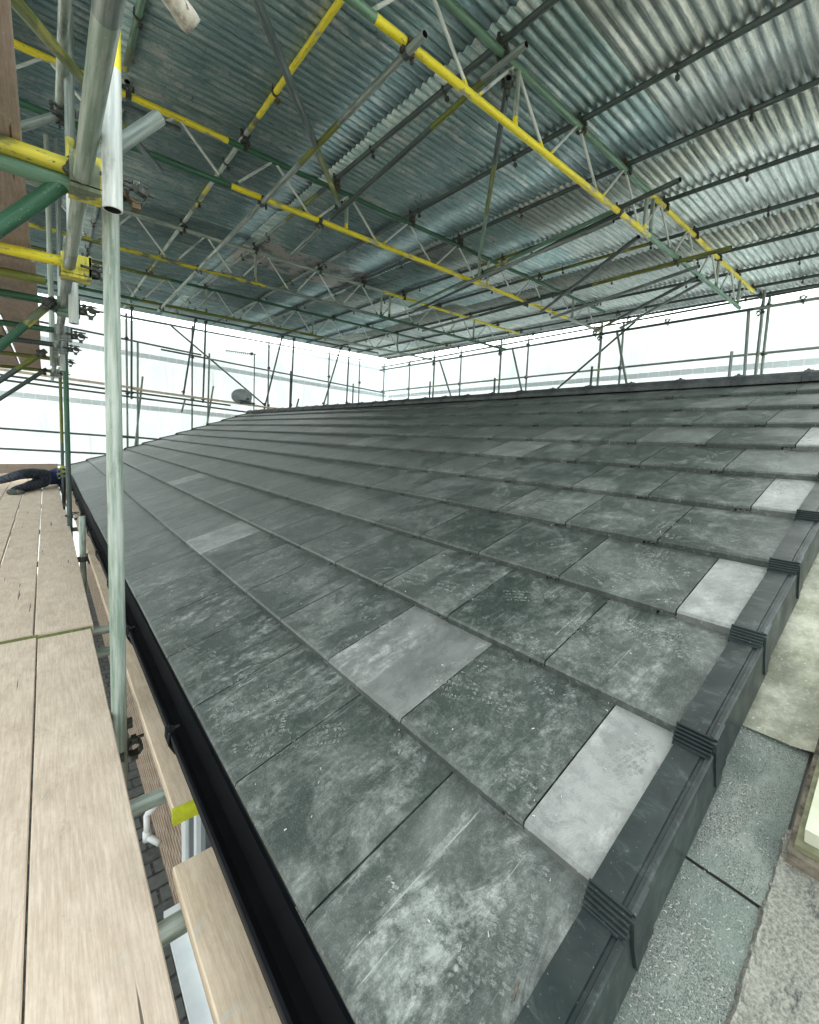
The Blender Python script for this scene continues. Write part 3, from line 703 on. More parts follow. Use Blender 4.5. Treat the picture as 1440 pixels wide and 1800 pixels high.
# ------------------------------------------------------------------ left standards
P1 = T('big pale upright scaffold pole in the foreground', (.200, 1.985, -3.64), (.196, 1.96, .80), ('galv_pale', 'green_pale'), None, 'upright poles along the gutter', n=28, r=.0262)
cp(P1, (.2, 1.985, -1.19), (0, 0, 1), (0, 1, 0)); cp(P1, (.2, 1.985, -1.30), (0, 0, 1), (1, 0, 0))
P1b = T('upright pole ending open above the big upright, half yellow half white', (.157, 1.516, .60), (.162, 1.53, 2.86), ('white_weld', 'yellow_paint', 'green_pale'), [(.16, 0), (.40, 1), (1, 2)], n=28)
P2 = T('thick upright of the far pair beside the lying person', (.186, 6.08, -3.64), (.180, 6.08, 1.0), ('galv_dark', 'green_paint'), [(.70, 0), (1, 1)], 'upright poles along the gutter')
P3 = T('thin upright of the far pair with a yellow sleeve', (.212, 9.75, -3.64), (.215, 9.75, 1.0), ('galv_dark', 'olive_paint'), [(.72, 0), (1, 1)], 'upright poles along the gutter')
for z in (-.88, -.80, -.72): cp(P3, (.212, 9.75, z), (0, 0, 1), (-1, 0, 0), CPY)
cp(P2, (.186, 6.08, -1.0), (0, 0, 1), (1, 0, 0))
STB = T('short stub post ending below the gutter line', (.226, 4.70, -2.2), (.226, 4.70, -.775), ('galv_pale',)); cp(STB, (.226, 4.70, -1.16), (0, 0, 1), (1, 0, 0))
T('upper upright with an open lower end at the second bay', (.142, 3.30, .60), (.150, 3.30, 2.87), ('white_weld', 'yellow_worn', 'galv'), [(.35, 0), (.45, 1), (1, 2)])
T('white upper upright left of the crossing tubes', (.075, 6.0, .62), (.075, 6.0, 2.9), ('galv_pale',))
T('second white upper upright beside its twin', (.155, 6.0, .58), (.155, 6.0, 2.9), ('white_weld', 'galv'), [(.5, 0), (1, 1)])
# ledgers along the walkway
G1 = T('big pipe running overhead along the walkway, nearest the camera', (.107, -.6, .778), (.109, 9.9, .785), ('galv', 'galv_pale'), [(.16, 0), (.3, 1), (1, 0)], n=28)
G2 = T('short overhead pipe ending in a clamp at the upper left', (.122, -.5, 1.95), (.112, 3.73, 1.95), ('galv_pale',), n=20); cp(G2, (.113, 3.68, 1.95), (0, 1, 0), (0, 0, -1)); cp(G2, (.113, 3.60, 1.93), (0, 1, 0), (1, 0, 0))
CT = T('slanting offcut clamped to the end of the short overhead pipe', (-.10, 3.66, 1.74), (.27, 3.66, 2.05), ('galv',), n=16)
# ledgers below deck
T('ledger tube glimpsed under the walkway boards', (.06, -.8, -1.23), (.06, 12.5, -1.23), ('galv_dark',))
# transoms under the upper platform with end brackets
tr = [(1.83, .815, 'yellow_worn', 'worn yellow cross tube with a square clamp, close to the camera', .20), (2.83, .805, 'yellow_paint', 'bright yellow cross tube under the upper boards, second row', .17), (3.25, .80, 'olive_paint', 'dark olive cross tube under the upper boards', .02),
      (3.76, .80, 'green_paint', 'green cross tube meeting the poles at the upper boards', .17), (4.85, .80, 'green_paint', 'thin green cross tube farther under the upper boards', .17), (5.7, .80, 'galv_dark', 'dark cross tube under the upper boards by the far poles', .17), (6.9, .80, 'olive_paint', 'olive cross tube under the upper boards near their far end', .17), (8.4, .79, 'olive_paint', 'last cross tube under the far end of the upper boards', .17)]
for y, z, mt, lab, xe in tr:
    t = T(lab, (-1.35, y, z), (xe, y, z), (mt,), None, 'cross tubes under the upper boards', n=20)
    if xe > .1:
        sc = 1.
        b = MB(); b.box((.075, y-.05, z-.062), (.195, y-.038, z+.035)); b.box((.075, y-.05, z-.075), (.195, y+.05, z-.058)); b.box((.185, y-.05, z-.062), (.196, y+.05, z+.040)); b.box((.07, y+.036, z-.062), (.19, y+.05, z+.02))
        b.cur = 1; b.cyl((.15, y-.075, z-.02), (.30, y-.06, z-.03), .007, 8); b.cyl((.245, y-.075, z-.028), (.275, y-.055, z-.028), .017, 6); b.cyl((.10, y-.056, z-.012), (.10, y-.045, z-.012), .012, 8)
        o = b.build('board_clamp', [{1.83: 'yellow_worn', 2.83: 'yellow_worn', 3.76: 'green_pale'}.get(y, 'galv'), 'coupler_steel'], t); o.matrix_parent_inverse = Matrix(); o.matrix_local = t.matrix_basis.inverted()
        cp(t, (.205, y-.02, z-.03), (0, 0, 1), (1, 0, 0))
T('green cross tube doubled under the worn yellow one', (-1.35, 1.855, .775), (.10, 1.855, .775), ('green_pale',), None, n=20)
# sway braces
for y, z0, z1, x0, x1, mt, sg, lab in ((1.86, .40, 1.10, -.25, .335, ('green_paint', 'galv'), [(.62, 0), (1, 1)], 'thick dark green slanting brace whose open end sticks out right of the uprights'),
    (3.7, .15, .80, -.45, .06, ('green_paint', 'yellow_worn'), [(.72, 0), (1, 1)], 'slanting brace with a yellow upper end, left edge'),
    (5.6, .02, .72, -.70, .02, ('galv_dark', 'olive_paint'), [(.7, 0), (1, 1)], 'second slanting brace with an olive upper end, left edge'),
    (7.4, -.10, .72, -.85, .03, ('galv_dark',), None, 'lowest and farthest slanting brace at the left edge')):
    t = T(lab, (x0, y, z0), (x1, y, z1), mt, sg, 'slanting braces below the upper boards', n=24)
    cp(t, lerp((x0, y, z0), (x1, y, z1), .95 if y > 2 else .60), (x1-x0, 0, z1-z0), (0, -1, 0))
# upper platform boards
for i, (x0, x1, y0, y1, lab) in enumerate(((-.262, -.035, -.3, 3.1, 'underside of the near upper board at the left edge'), (-.25, -.02, 3.12, 6.2, 'underside of the middle upper board beside the poles'), (-.25, -.03, 6.22, 9.3, 'underside of the farthest upper board beside the poles'),
        (-.50, -.275, 1.6, 5.0, 'upper board seen from below, second from the poles'), (-.50, -.275, 5.02, 9.3, 'far upper board seen from below, second from the poles'), (-.74, -.515, 3.5, 9.3, 'upper board seen from below, third from the poles'))):
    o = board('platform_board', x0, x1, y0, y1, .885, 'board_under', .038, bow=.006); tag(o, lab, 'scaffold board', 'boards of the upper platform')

# ------------------------------------------------------------------ lattice beams
PX = .9
def truss(Y, zb, zt, xb0, xb1, xt0, xt1, cb, ct, label, posts=(), n=16):
    e = empty('lattice_beam', (xb0, Y, zb), label, 'lattice beam', 'lattice beams under the temporary roof')
    def chord(x0, x1, z, cs):
        mats = list(dict.fromkeys([c for _, c in cs])); segs = [((min(a, x1)-x0)/(x1-x0), mats.index(c)) for a, c in cs if a > x0]
        return tube('chord', (x0, Y, z), (x1, Y, z), .0275, mats, segs, e, n)
    chord(xb0, xb1, zb, cb); chord(xt0, xt1, zt, ct)
    nodes_b = [1.42+PX*i for i in range(-6, 12)]; nodes_t = [.97+PX*i for i in range(-6, 13)]
    for xb in nodes_b:
        for dx in (-.05, .05):
            xt = xb+(PX/2-.03)*(1 if dx > 0 else -1)
            if xb+dx < xb0 or xb+dx > xb1 or xt < xt0 or xt > xt1: continue
            c_here = [c for a, c in cb if xb <= a][0] if cb else 'galv'
            mats = ['white_weld', c_here]
            tube('brace', (xb+dx, Y, zb+.02), (xt, Y, zt-.02), .0125, mats, [(.10, 1), (1, 0)], e, 8, False)
    for xp in posts:
        tube('post', (xp, Y, zb+.02), (xp, Y, zt-.02), .021, ['galv_pale', [c for a, c in cb if xp <= a][0]], [(.16, 1), (1, 0)], e, 12, False)
    return e
T1 = truss(2.27, 2.39, 2.82, -2.2, 8.82, -2.2, 9.5, [(1.50, 'green_pale'), (5.24, 'yellow_paint'), (9, 'green_pale')], [(5.18, 'green_pale'), (9.6, 'yellow_paint')], 'nearest lattice beam with a bright yellow lower tube across the middle', (2.80, 5.12, 5.28, 7.6, 8.7), 20)
T2 = truss(4.61, 2.39, 2.79, -1.6, 8.75, -1.6, 8.9, [(1.44, 'green_paint'), (7.5, 'yellow_paint'), (9, 'galv_pale')], [(1.41, 'yellow_paint'), (9, 'green_paint')], 'second lattice beam from the camera, yellow lower tube and green upper tube', (2.74, 5.05, 5.25, 7.7))
T3 = truss(7.10, 2.36, 2.84, -1.2, 8.9, -1.2, 9.4, [(2.75, 'yellow_worn'), (5.0, 'galv'), (9, 'green_paint')], [(5.1, 'galv_pale'), (9.5, 'yellow_paint')], 'third lattice beam from the camera, grey upper tube turning yellow', (2.6, 5.05, 5.25, 7.7))
T4 = truss(9.84, 2.42, 2.92, -1.2, 8.9, -1.2, 9.2, [(1.4, 'green_paint'), (5.3, 'olive_paint'), (9, 'galv_pale')], [(1.95, 'olive_paint'), (9.3, 'green_paint')], 'farthest lattice beam, olive lower tube, close to the end sheeting', (2.6, 5.0, 7.6))

# ------------------------------------------------------------------ purlins + clips + roof sheets
def ZP(y): return 2.862+.0118*y
def purlin(x, y0, y1, mats, segs, label, cl=True):
    t = T(label, (x, y0, ZP(y0)), (x, y1, ZP(y1)), mats, segs, 'purlin tubes under the corrugated roof')
    for yt in (2.27, 4.61, 7.10, 9.84):
        if y0 < yt < y1: cp(t, (x, yt, ZP(yt)), (0, 1, 0), (0, 0, -1))
    if cl:
        y = y0+.7+random.random()*.6
        while y < y1-.3:
            c = bpy.data.objects.new('sheet_clip', CLIP); COL.objects.link(c); c.parent = t
            c.matrix_parent_inverse = Matrix(); c.matrix_local = t.matrix_basis.inverted() @ Matrix.Translation((x, y, ZP(y))) @ Matrix.Rotation(random.uniform(-.3, .3), 4, 'Y')
            y += 1.25+random.uniform(-.3, .3)
    return t
b = MB(); n = 8
for i in range(7):
    a0, a1 = math.radians(-30+240*i/7+180-30), math.radians(-30+240*(i+1)/7+180-30)
    b.box((-.5, -.011, -.0035), (.5, .011, .0035), None, Matrix.Translation(((math.cos(a0)+math.cos(a1))*.0145, 0, (math.sin(a0)+math.sin(a1))*.0145)) @ Matrix.Rotation(-math.atan2(math.sin(a1)-math.sin(a0), math.cos(a1)-math.cos(a0)), 4, 'Y') @ Matrix.Diagonal((.019, 1, 1, 1)))
b.cyl((.012, 0, -.022), (.020, 0, -.085), .006, 6); b.box((.004, -.012, -.075), (.034, .012, -.045))
b.cyl((-.028, 0, .0), (-.028, 0, .06), .004, 6)
CLIP = bpy.data.meshes.new('sheet_clip'); CLIP.from_pydata([tuple(v) for v in b.v], [], b.f); CLIP.materials.append(M['coupler_steel'])
purlin(.57, .45, 4.50, ('green_pale', 'yellow_worn'), [(.93, 0), (1, 1)], 'green overhead purlin with a short yellow end at the upper left')
purlin(.60, 4.65, 13.4, ('galv',), None, 'grey purlin carrying on behind the uprights at the left')
purlin(1.575, .35, 13.4, ('yellow_paint', 'galv_pale', 'yellow_worn', 'galv'), [(.30, 0), (.318, 2), (.42, 1), (.48, 2), (.62, 1), (.72, 2), (1, 1)], 'purlin with yellow and grey bands left of the slanting tube')
purlin(2.60, .35, 13.4, ('galv_dark', 'olive_paint', 'galv'), [(.36, 0), (.43, 1), (.7, 2), (1, 2)], 'purlin passing the node of the nearest yellow beam')
purlin(3.72, .35, 13.4, ('galv_dark', 'galv', 'olive_paint'), [(.45, 0), (.6, 1), (.65, 2), (1, 1)], 'first dark purlin right of the beam node')
purlin(4.62, .35, 13.4, ('galv_dark', 'galv'), [(.6, 0), (1, 1)], 'second dark purlin right of the beam node')
purlin(5.60, .35, 13.4, ('galv_dark', 'olive_paint'), [(.3, 0), (.36, 1), (1, 0)], 'third dark purlin right of the beam node')
purlin(6.60, .35, 13.4, ('galv_dark', 'olive_paint'), [(.18, 0), (.36, 1), (1, 0)], 'fourth dark purlin right of the beam node')
purlin(7.58, .35, 13.4, ('galv_dark',), None, 'fifth dark purlin right of the beam node')
purlin(8.55, .35, 13.4, ('galv_dark',), None, 'sixth dark purlin right of the beam node')
purlin(9.50, .35, 13.4, ('galv_dark', 'olive_paint'), [(.7, 0), (1, 1)], 'purlin next to the right eave of the metal roof')
purlin(10.02, .35, 13.6, ('galv_dark',), None, 'edge tube along the right eave of the metal roof')
purlin(-.45, .35, 13.4, ('galv',), None, 'purlin farthest left above the upper boards', False)
troof = empty('temporary_roof', (0, 0, 3.0), 'corrugated steel sheet roof spanning over the whole scaffold', 'temporary roof')
random.seed(21)
LAM, AMP = .08, .0135
def csheet(x0, x1, y0, y1, lift, mat):
    ny = int(round((y1-y0)/LAM*8)); xs = [x0+(x1-x0)*i/3 for i in range(4)]
    vv = []
    tilt = random.uniform(-.004, .004)
    for x in xs:
        for j in range(ny+1):
            y = y0+(y1-y0)*j/ny; ph = 2*math.pi*y/LAM
            z = ZP(y)+.0245+AMP+AMP*math.sin(ph)+lift+tilt*((x-x0)/(x1-x0))-3.0
            vv.append((x, y, z))
    ff = [(i*(ny+1)+j, i*(ny+1)+j+1, (i+1)*(ny+1)+j+1, (i+1)*(ny+1)+j) for i in range(3) for j in range(ny)]
    o = mk('roof_sheet', vv, ff, mat, troof, None, True)
    md = o.modifiers.new('thickness', 'SOLIDIFY'); md.thickness = .0012; md.offset = 1
    return o
colsx = [(-2.6, .38), (.25, 2.63), (2.45, 4.75), (4.55, 7.1), (6.9, 10.14)]
wy = LAM*13
for ci, (x0, x1) in enumerate(colsx):
    y = .68; r_ = 2
    while y < 13.5:
        mat = 'sheet_rust' if (ci, r_) in ((2, 8),) else 'sheet_bright' if (ci >= 2 and r_ == 2) or ci == 4 or (ci == 3 and r_ in (3, 4, 6, 9)) else 'sheet'
        csheet(x0+random.uniform(-.04, .04), x1+random.uniform(-.05, .05), y, min(y+wy+LAM*.9, 13.72), .0025*(ci % 2)+.0018*(r_ % 2), mat); y += wy; r_ += 1

# ------------------------------------------------------------------ runners and braces at beam level
RA = T('long tube clamped under the first beam node, crossing the yellow tubes', (1.735, 2.10, 2.335), (1.79, 10.2, 2.37), ('galv', 'olive_paint', 'galv_pale'), [(.12, 0), (.20, 1), (.5, 0), (1, 2)], n=20)
for yt in (2.27, 4.61, 7.1, 9.84): cp(RA, (1.74+.005*(yt-2.3), yt, 2.337), (0, 1, 0), (0, 0, 1))
T('slightly skewed tube under the nearest purlin with a loose end', (2.68, 2.42, 2.86-.05), (2.52, 5.62, 2.35), ('olive_paint', 'galv_dark', 'galv'), [(.2, 0), (.7, 1), (1, 2)])
D = T('long green and yellow tube from the beam joint towards the far end', (4.36, 1.66, 2.39), (5.87, 7.25, 2.75), ('galv_dark', 'green_pale', 'yellow_worn'), [(.12, 0), (.42, 1), (.50, 2), (1, 1)]); cp(D, (4.52, 2.27, 2.43), (.26, 1, .06), (0, 0, -1)); cp(D, (5.16, 4.61, 2.58), (.26, 1, .06), (0, 0, -1))
T('dark tube doubled beside the long green and yellow one', (4.62, 2.3, 2.43), (6.05, 7.4, 2.70), ('galv_dark',))
T('thin grey brace running beside the doubled tubes', (4.60, 2.36, 2.36), (4.85, 4.9, 2.34), ('galv',))
E_ = T('long tube below the right end of the nearest beam', (6.07, 1.70, 2.345), (6.30, 7.3, 2.36), ('olive_paint', 'galv_dark', 'galv'), [(.3, 0), (.7, 1), (1, 2)]); cp(E_, (6.09, 2.27, 2.345), (0, 1, 0), (0, 0, 1)); cp(E_, (6.25, 4.61, 2.35), (0, 1, 0), (0, 0, 1))
T('slanting tube just under the long one at the right', (6.37, 2.11, 2.33), (7.16, 4.7, 2.33), ('galv',))
T('plan brace from the yellow to green joint down to the second beam', (5.06, 2.30, 2.33), (6.75, 4.66, 2.34), ('galv_dark',))
T('plan brace at the right, ending by the second beam end', (6.75, 2.25, 2.33), (8.62, 4.66, 2.35), ('galv_dark', 'olive_paint'), [(.7, 0), (1, 1)])
T('outer plan brace along the right end of the beams', (7.6, 2.30, 2.60), (9.0, 4.3, 2.44), ('galv',))
dg = T('dark slanting tube at the top crossing the banded purlin', (-.32, .80, 1.705), (2.70, 4.67, 2.645), ('galv_dark', 'olive_paint', 'green_pale'), [(.7, 0), (.93, 1), (1, 2)]); cp(dg, (2.65, 4.6, 2.63), (3.0, 3.9, .94), (0, 1, 0))
d2 = T('slanting tube hanging from the node of the nearest beam', (2.66, 2.24, 2.665), (5.03, 4.61, 2.74), ('galv_dark', 'olive_paint', 'green_pale'), [(.3, 0), (.6, 1), (1, 2)]); cp(d2, (2.70, 2.28, 2.666), (1, 1, 0), (0, 0, -1)); cp(d2, (2.70, 2.28, 2.72), (0, 0, 1), (1, 0, 0), CPG)
T('olive brace crossing the upper left corner', (-.42, 1.28, 1.19), (.84, 4.66, 2.32), ('olive_paint', 'green_paint', 'galv_dark'), [(.35, 0), (.7, 0), (1, 2)])
T('dark knee brace left of the banded purlin', (.35, 3.6, 2.1), (1.0, 4.7, 2.75), ('galv_dark',))
T('stubby tube clamped at the beam node', (2.60, 2.05, 2.74), (2.62, 2.46, 2.76), ('galv',))
# beam node couplers on the nearest beams
for e, pts in ((T1, ((1.74, 2.39), (2.62, 2.80), (3.72, 2.80), (4.62, 2.81), (5.6, 2.81), (6.6, 2.81), (7.58, 2.81))), (T2, ((.6, 2.79), (1.575, 2.79), (2.6, 2.79), (3.72, 2.79), (4.62, 2.79), (2.4, 2.39))), (T3, ((1.575, 2.83), (2.6, 2.83), (3.72, 2.83), (4.62, 2.83), (5.6, 2.83)))):
    for x, z in pts: cp(e, (x, e.location.y, z), (1, 0, 0), (0, 0, 1 if z > 2.6 else -1))
# end of a rusty tube hanging into the frame at the top
hg = empty('hanging_tube', (.27, 1.2, .95), 'pale flaking tube end with a rusty split mouth, hanging at the top edge', 'tube offcut')
b = MB(); n = 14
P0, P1_ = V((.20, 1.17, .985)), V((.288, 1.205, .945)); d = (P1_-P0).normalized(); u = d.orthogonal().normalized(); w_ = d.cross(u)
rings = []
for i, (t, rr, fl) in enumerate(((-1.6, .020, 1), (-.6, .022, 1), (0, .021, 1), (.3, .024, .95), (.6, .023, .9), (.85, .026, .8), (1.0, .024, .72), (.98, .017, .62), (.75, .013, .55))):
    c = P0+(P1_-P0)*t-hg.location
    rings += [c+(u*math.cos(a)*fl+w_*math.sin(a))*rr*(1+.13*mn.noise(V((math.cos(a)*2, math.sin(a)*2, t*5)))) for a in [2*math.pi*j/n for j in range(n)]]
nr = 9
b.add(rings, [(i*n+j, i*n+(j+1) % n, (i+1)*n+(j+1) % n, (i+1)*n+j) for i in range(nr-1) for j in range(n)]+[tuple(range((nr-1)*n, nr*n))])
b.m = [0]*((nr-3)*n)+[1]*(2*n+1)
b.build('tube_body', ['rusty_pale', 'bare_wood'], hg, True)
b = MB(); q = P0+(P1_-P0)*.55-hg.location; b.cyl(q+u*.02, q+u*.034, .008, 6); b.cyl(q+w_*.018, q+w_*.03, .007, 6); b.build('bolt', 'coupler_steel', hg)

# ------------------------------------------------------------------ side scaffold beyond the ridge
XO, XI = 10.2, 9.0
so_lab = ['outer upright at the far right of the frame', 'outer upright behind the second beam end', 'outer upright behind the third beam end', 'outer upright behind the farthest beam end', 'outer upright next to the corner', 'corner upright where the two white sheetings meet']
for (y, lab) in zip((2.18, 4.80, 7.36, 9.88, 12.44, 14.0), so_lab):
    t = T(lab, (XO, y, -3.64), (XO, y, ZP(y)-.01), ('galv',), None, 'outer uprights along the far long side')
    for z in (1.85, 2.72, -.2): cp(t, (XO, y, z), (0, 0, 1), (-1, 0, 0))
for i, (y, yl0, yl1, lab) in enumerate(((2.00, 2.20, 2.30, 'of the nearest beam'), (4.69, 4.40, 4.15, 'of the second beam'), (7.32, 7.02, 6.66, 'of the third beam'), (9.82, 9.67, 9.05, 'of the farthest beam'))):
    t = T('inner upright beyond the ridge at the end '+lab, (XI, y, -3.64), (XI, y, 2.66), ('galv', 'yellow_worn'), [(.83, 0), (.845, 1), (1, 0)], 'inner uprights beyond the ridge'); cp(t, (XI, y, 2.37), (0, 0, 1), (-1, 0, 0)); cp(t, (XI, y, 2.30), (0, 0, 1), (0, 1, 0))
    T('leaning prop beside the end '+lab, (XI+.06, yl1-.15, .9), (XI+.06, yl0, 2.42), ('galv',) if i else ('galv', 'yellow_worn'), None if i else [(.25, 1), (1, 0)], 'leaning props beyond the ridge')
    T('stub post sticking up over the ridge near the end '+lab, (XI, y+(.37 if i == 0 else .15), -.5), (XI, y+(.36 if i == 0 else .15), 1.73 if i < 2 else 1.70+.1*(i == 3)), ('galv_dark',) if i else ('galv',), None, 'stub posts over the ridge')
T('long diagonal brace of the far side scaffold', (XO-.1, 6.75, 1.15), (XO-.1, 4.50, 2.83), ('galv_dark',))
RL = [T('guard rail of the far side at ridge level', (XO-.05, -.9, 1.86), (XO-.05, 14.15, 1.85), ('galv',)),
      T('upper rail of the far side, just under the metal roof', (XO-.05, -.9, 2.90), (XO-.05, 14.1, 2.80), ('galv_dark',)),
      T('runner carrying the right ends of the beams', (XI-.06, -.5, 2.37), (XI-.06, 12.5, 2.36), ('galv_dark', 'galv'), [(.2, 1), (.5, 0), (1, 1)]),
      T('low rail of the far side hidden by the house', (XO-.05, -.9, .9), (XO-.05, 14.1, .9), ('galv',))]
for y in (1.5, 3.4, 4.8, 7.3): cp(RL[2], (XI-.06, y, 2.37), (0, 1, 0), (0, 0, 1))
# ------------------------------------------------------------------ end scaffold
YE = 13.5
T('end ledger close under the corrugated roof, beyond the farthest beam', (-1.4, 12.6, 2.935), (8.9, 12.6, 2.95), ('galv_dark', 'olive_paint'), [(.25, 0), (.4, 1), (1, 0)])
ends = [(1.63, 13.5, -3.3, 1.65, 13.5, 2.93, 'outer end upright nearest the big foreground pole'), (3.18, 13.5, -3.3, 3.20, 13.5, 2.93, 'outer end upright behind the paired props'), (5.36, 13.5, -3.3, 5.39, 13.5, 2.93, 'outer end upright right of the aerial'), (7.48, 13.5, -3.3, 7.50, 13.5, 2.93, 'outer end upright left of the corner'), (9.0, 13.9, -3.3, 9.0, 13.9, 2.93, 'outer end upright close to the corner')]
for x0, y0, z0, x1, y1, z1, lab in ends:
    t = T(lab, (x0, y0, z0), (x1, y1, z1), ('galv',), None, 'outer uprights of the end scaffold'); cp(t, (x1, y1, 2.05 if x0 > 3 else 2.3), (0, 0, 1), (0, -1, 0)); cp(t, (x1, y1, .9), (0, 0, 1), (0, -1, 0))
ins = [(1.70, 13.2, .75, 1.66, 12.66, 2.92, 'dark upright close right of the big foreground pole'), (2.90, 13.2, .95, 3.08, 12.66, 2.92, 'leaning left prop of the first pair under the end ledger'), (3.40, 13.2, .80, 3.33, 12.66, 2.92, 'straight right prop of the first pair under the end ledger'),
       (5.14, 13.2, .72, 5.46, 12.66, 2.92, 'leaning left prop of the second pair, right of the aerial'), (6.0, 13.2, .85, 5.82, 12.66, 2.92, 'straight right prop of the second pair, right of the aerial'), (7.15, 13.2, 1.0, 7.45, 12.66, 2.92, 'leaning left prop of the third pair, near the corner'), (8.05, 13.2, 1.1, 7.77, 12.66, 2.92, 'straight right prop of the third pair, near the corner')]
for x0, y0, z0, x1, y1, z1, lab in ins:
    t = T(lab, (x0, y0, z0), (x1, y1, z1), ('galv_dark',), None, 'props under the end ledger'); cp(t, (x1, y1, z1-.03), (0, 0, 1), (0, -1, 0)); cp(t, (x0, y0, max(z0+.1, .9)), (0, 0, 1), (0, -1, 0))
for x0, z0, x1, z1, lab in ((1.83, -1.2, 1.87, 2.22, 'tall free-standing pole end right of the big foreground pole'), (1.72, -1.1, 1.97, 1.36, 'short leaning pole crossing the end platform at the left'), (3.54, -.6, 3.60, 2.20, 'free-standing pole end right of the first pair of props'), (3.46, -.3, 3.71, 1.30, 'short leaning pole crossing the end platform at the right'), (2.88, .50, 2.97, .84, 'little tube offcut hanging from the end platform'),
      (6.02, .3, 6.04, 2.03, 'thin pole end left of the second pair of props'), (6.15, .5, 6.33, 1.19, 'very short leaning pole end over the far ridge'), (8.37, .3, 8.38, 1.90, 'thin pole end right of the third pair of props')):
    T(lab, (x0, 13.32, z0), (x1, 13.32, z1), ('galv',) if x1 < 4 else ('galv_dark',), None, 'pole ends of the end scaffold')
T('long diagonal brace of the end scaffold behind the aerial', (2.66, 13.44, 2.80), (5.25, 13.44, .90), ('galv_dark',))
T('upper guard rail of the end scaffold, left length', (-2.2, 13.45, 2.50), (3.42, 13.45, 2.15), ('galv_dark',))
T('upper guard rail of the end scaffold, right length', (2.41, 13.40, 2.13), (10.1, 13.75, 1.77), ('galv_dark',))
T('top tube of the end scaffold under the edge of the metal roof', (-2.2, 13.55, 2.86), (10.15, 13.75, 2.86), ('galv_dark',))
T('upper of the two ledgers below the end platform', (-2.2, 13.30, 1.14), (4.2, 13.36, .80), ('galv_dark',))
T('lower of the two ledgers below the end platform', (-2.2, 13.42, 1.05), (4.9, 13.46, .63), ('galv_dark',))
T('middle guard rail low on the end sheeting', (-2.2, 13.45, -.05), (1.82, 13.45, -.24), ('galv_dark',))
T('middle guard rail on the end sheeting, right length', (1.5, 13.42, -.20), (4.5, 13.42, -.42), ('galv_dark',))
T('lowest guard rail on the end sheeting above the lying person', (-2.2, 13.45, -.50), (4.4, 13.45, -.83), ('galv_dark',))
for i, (x0, x1, z0, z1, y, lab) in enumerate(((-2.0, 1.9, 1.26, 1.05, 13.12, 'platform board of the end scaffold behind the uprights'), (1.75, 3.6, 1.03, .93, 13.1, 'platform board of the end scaffold between the paired props'), (3.62, 5.3, .93, .84, 13.12, 'platform board of the end scaffold beside the satellite dish'), (5.2, 8.6, .84, .80, 13.2, 'platform board of the end scaffold behind the far ridge'))):
    b = MB(); b.add([(x0, y, z0), (x1, y, z1), (x1, y+.23, z1), (x0, y+.23, z0), (x0, y, z0-.042), (x1, y, z1-.042), (x1, y+.23, z1-.042), (x0, y+.23, z0-.042)], [(0, 1, 2, 3), (7, 6, 5, 4), (0, 4, 5, 1), (1, 5, 6, 2), (2, 6, 7, 3), (3, 7, 4, 0)])
    o = b.build('platform_board', 'board'); tag(o, lab, 'scaffold board', 'boards of the end platform')
    a = o.data.attributes.new('tone', 'FLOAT', 'FACE'); a.data.foreach_set('value', [random.random()]*6)

# ------------------------------------------------------------------ aerial and dish on the far gable
ae = empty('tv_aerial', (4.75, 12.98, .2), 'thin television aerial on a mast at the far gable', 'television aerial')
L_ = ae.location
tube('mast', (4.75, 12.98, .0), (4.75, 12.98, 2.33), .016, ['galv_dark'], None, ae, 8)
b = MB(); b.cyl(V((3.93, 12.98, 2.29))-L_, V((4.80, 12.98, 2.32))-L_, .010, 6)
for i in range(13):
    x = 3.97+i*.058; b.cyl(V((x, 12.94, 2.265+i*.002))-L_, V((x, 13.02, 2.265+i*.002))-L_, .005, 5); b.cyl(V((x, 12.98, 2.25))-L_, V((x, 12.98, 2.325))-L_, .004, 5)
b.box(V((4.64, 12.94, 2.28))-L_, V((4.70, 13.02, 2.35))-L_); b.build('boom', 'galv_dark', ae)
ds = empty('satellite_dish', (4.38, 12.95, 1.05), 'round grey mesh satellite dish beside the aerial', 'satellite dish')
b = MB(); n = 22; vv = [(0, .05, 0)]
for ir in range(1, 6):
    for j in range(n): t = 2*math.pi*j/n; rr = ir/5; vv.append((.30*rr*math.cos(t), .05-.07*rr*rr, .225*rr*math.sin(t)))
ff = [(0, 1+j, 1+(j+1) % n) for j in range(n)]+[(1+(i-1)*n+j, 1+i*n+j, 1+i*n+(j+1) % n, 1+(i-1)*n+(j+1) % n) for i in range(1, 5) for j in range(n)]
b.add(vv, ff); o = b.build('reflector', 'dish_grey', ds, True); md = o.modifiers.new('t', 'SOLIDIFY'); md.thickness = .006
b = MB(); b.cyl((0, -.02, -.16), (.05, -.35, -.08), .010, 6); b.box((.02, -.40, -.11), (.08, -.34, -.05)); b.cyl((.3, .03, -.12), (-.1, -.1, -.12), .016, 6); b.box((-.04, -.14, -.2), (.34, .04, -.15)); b.build('bracket', 'galv_dark', ds)

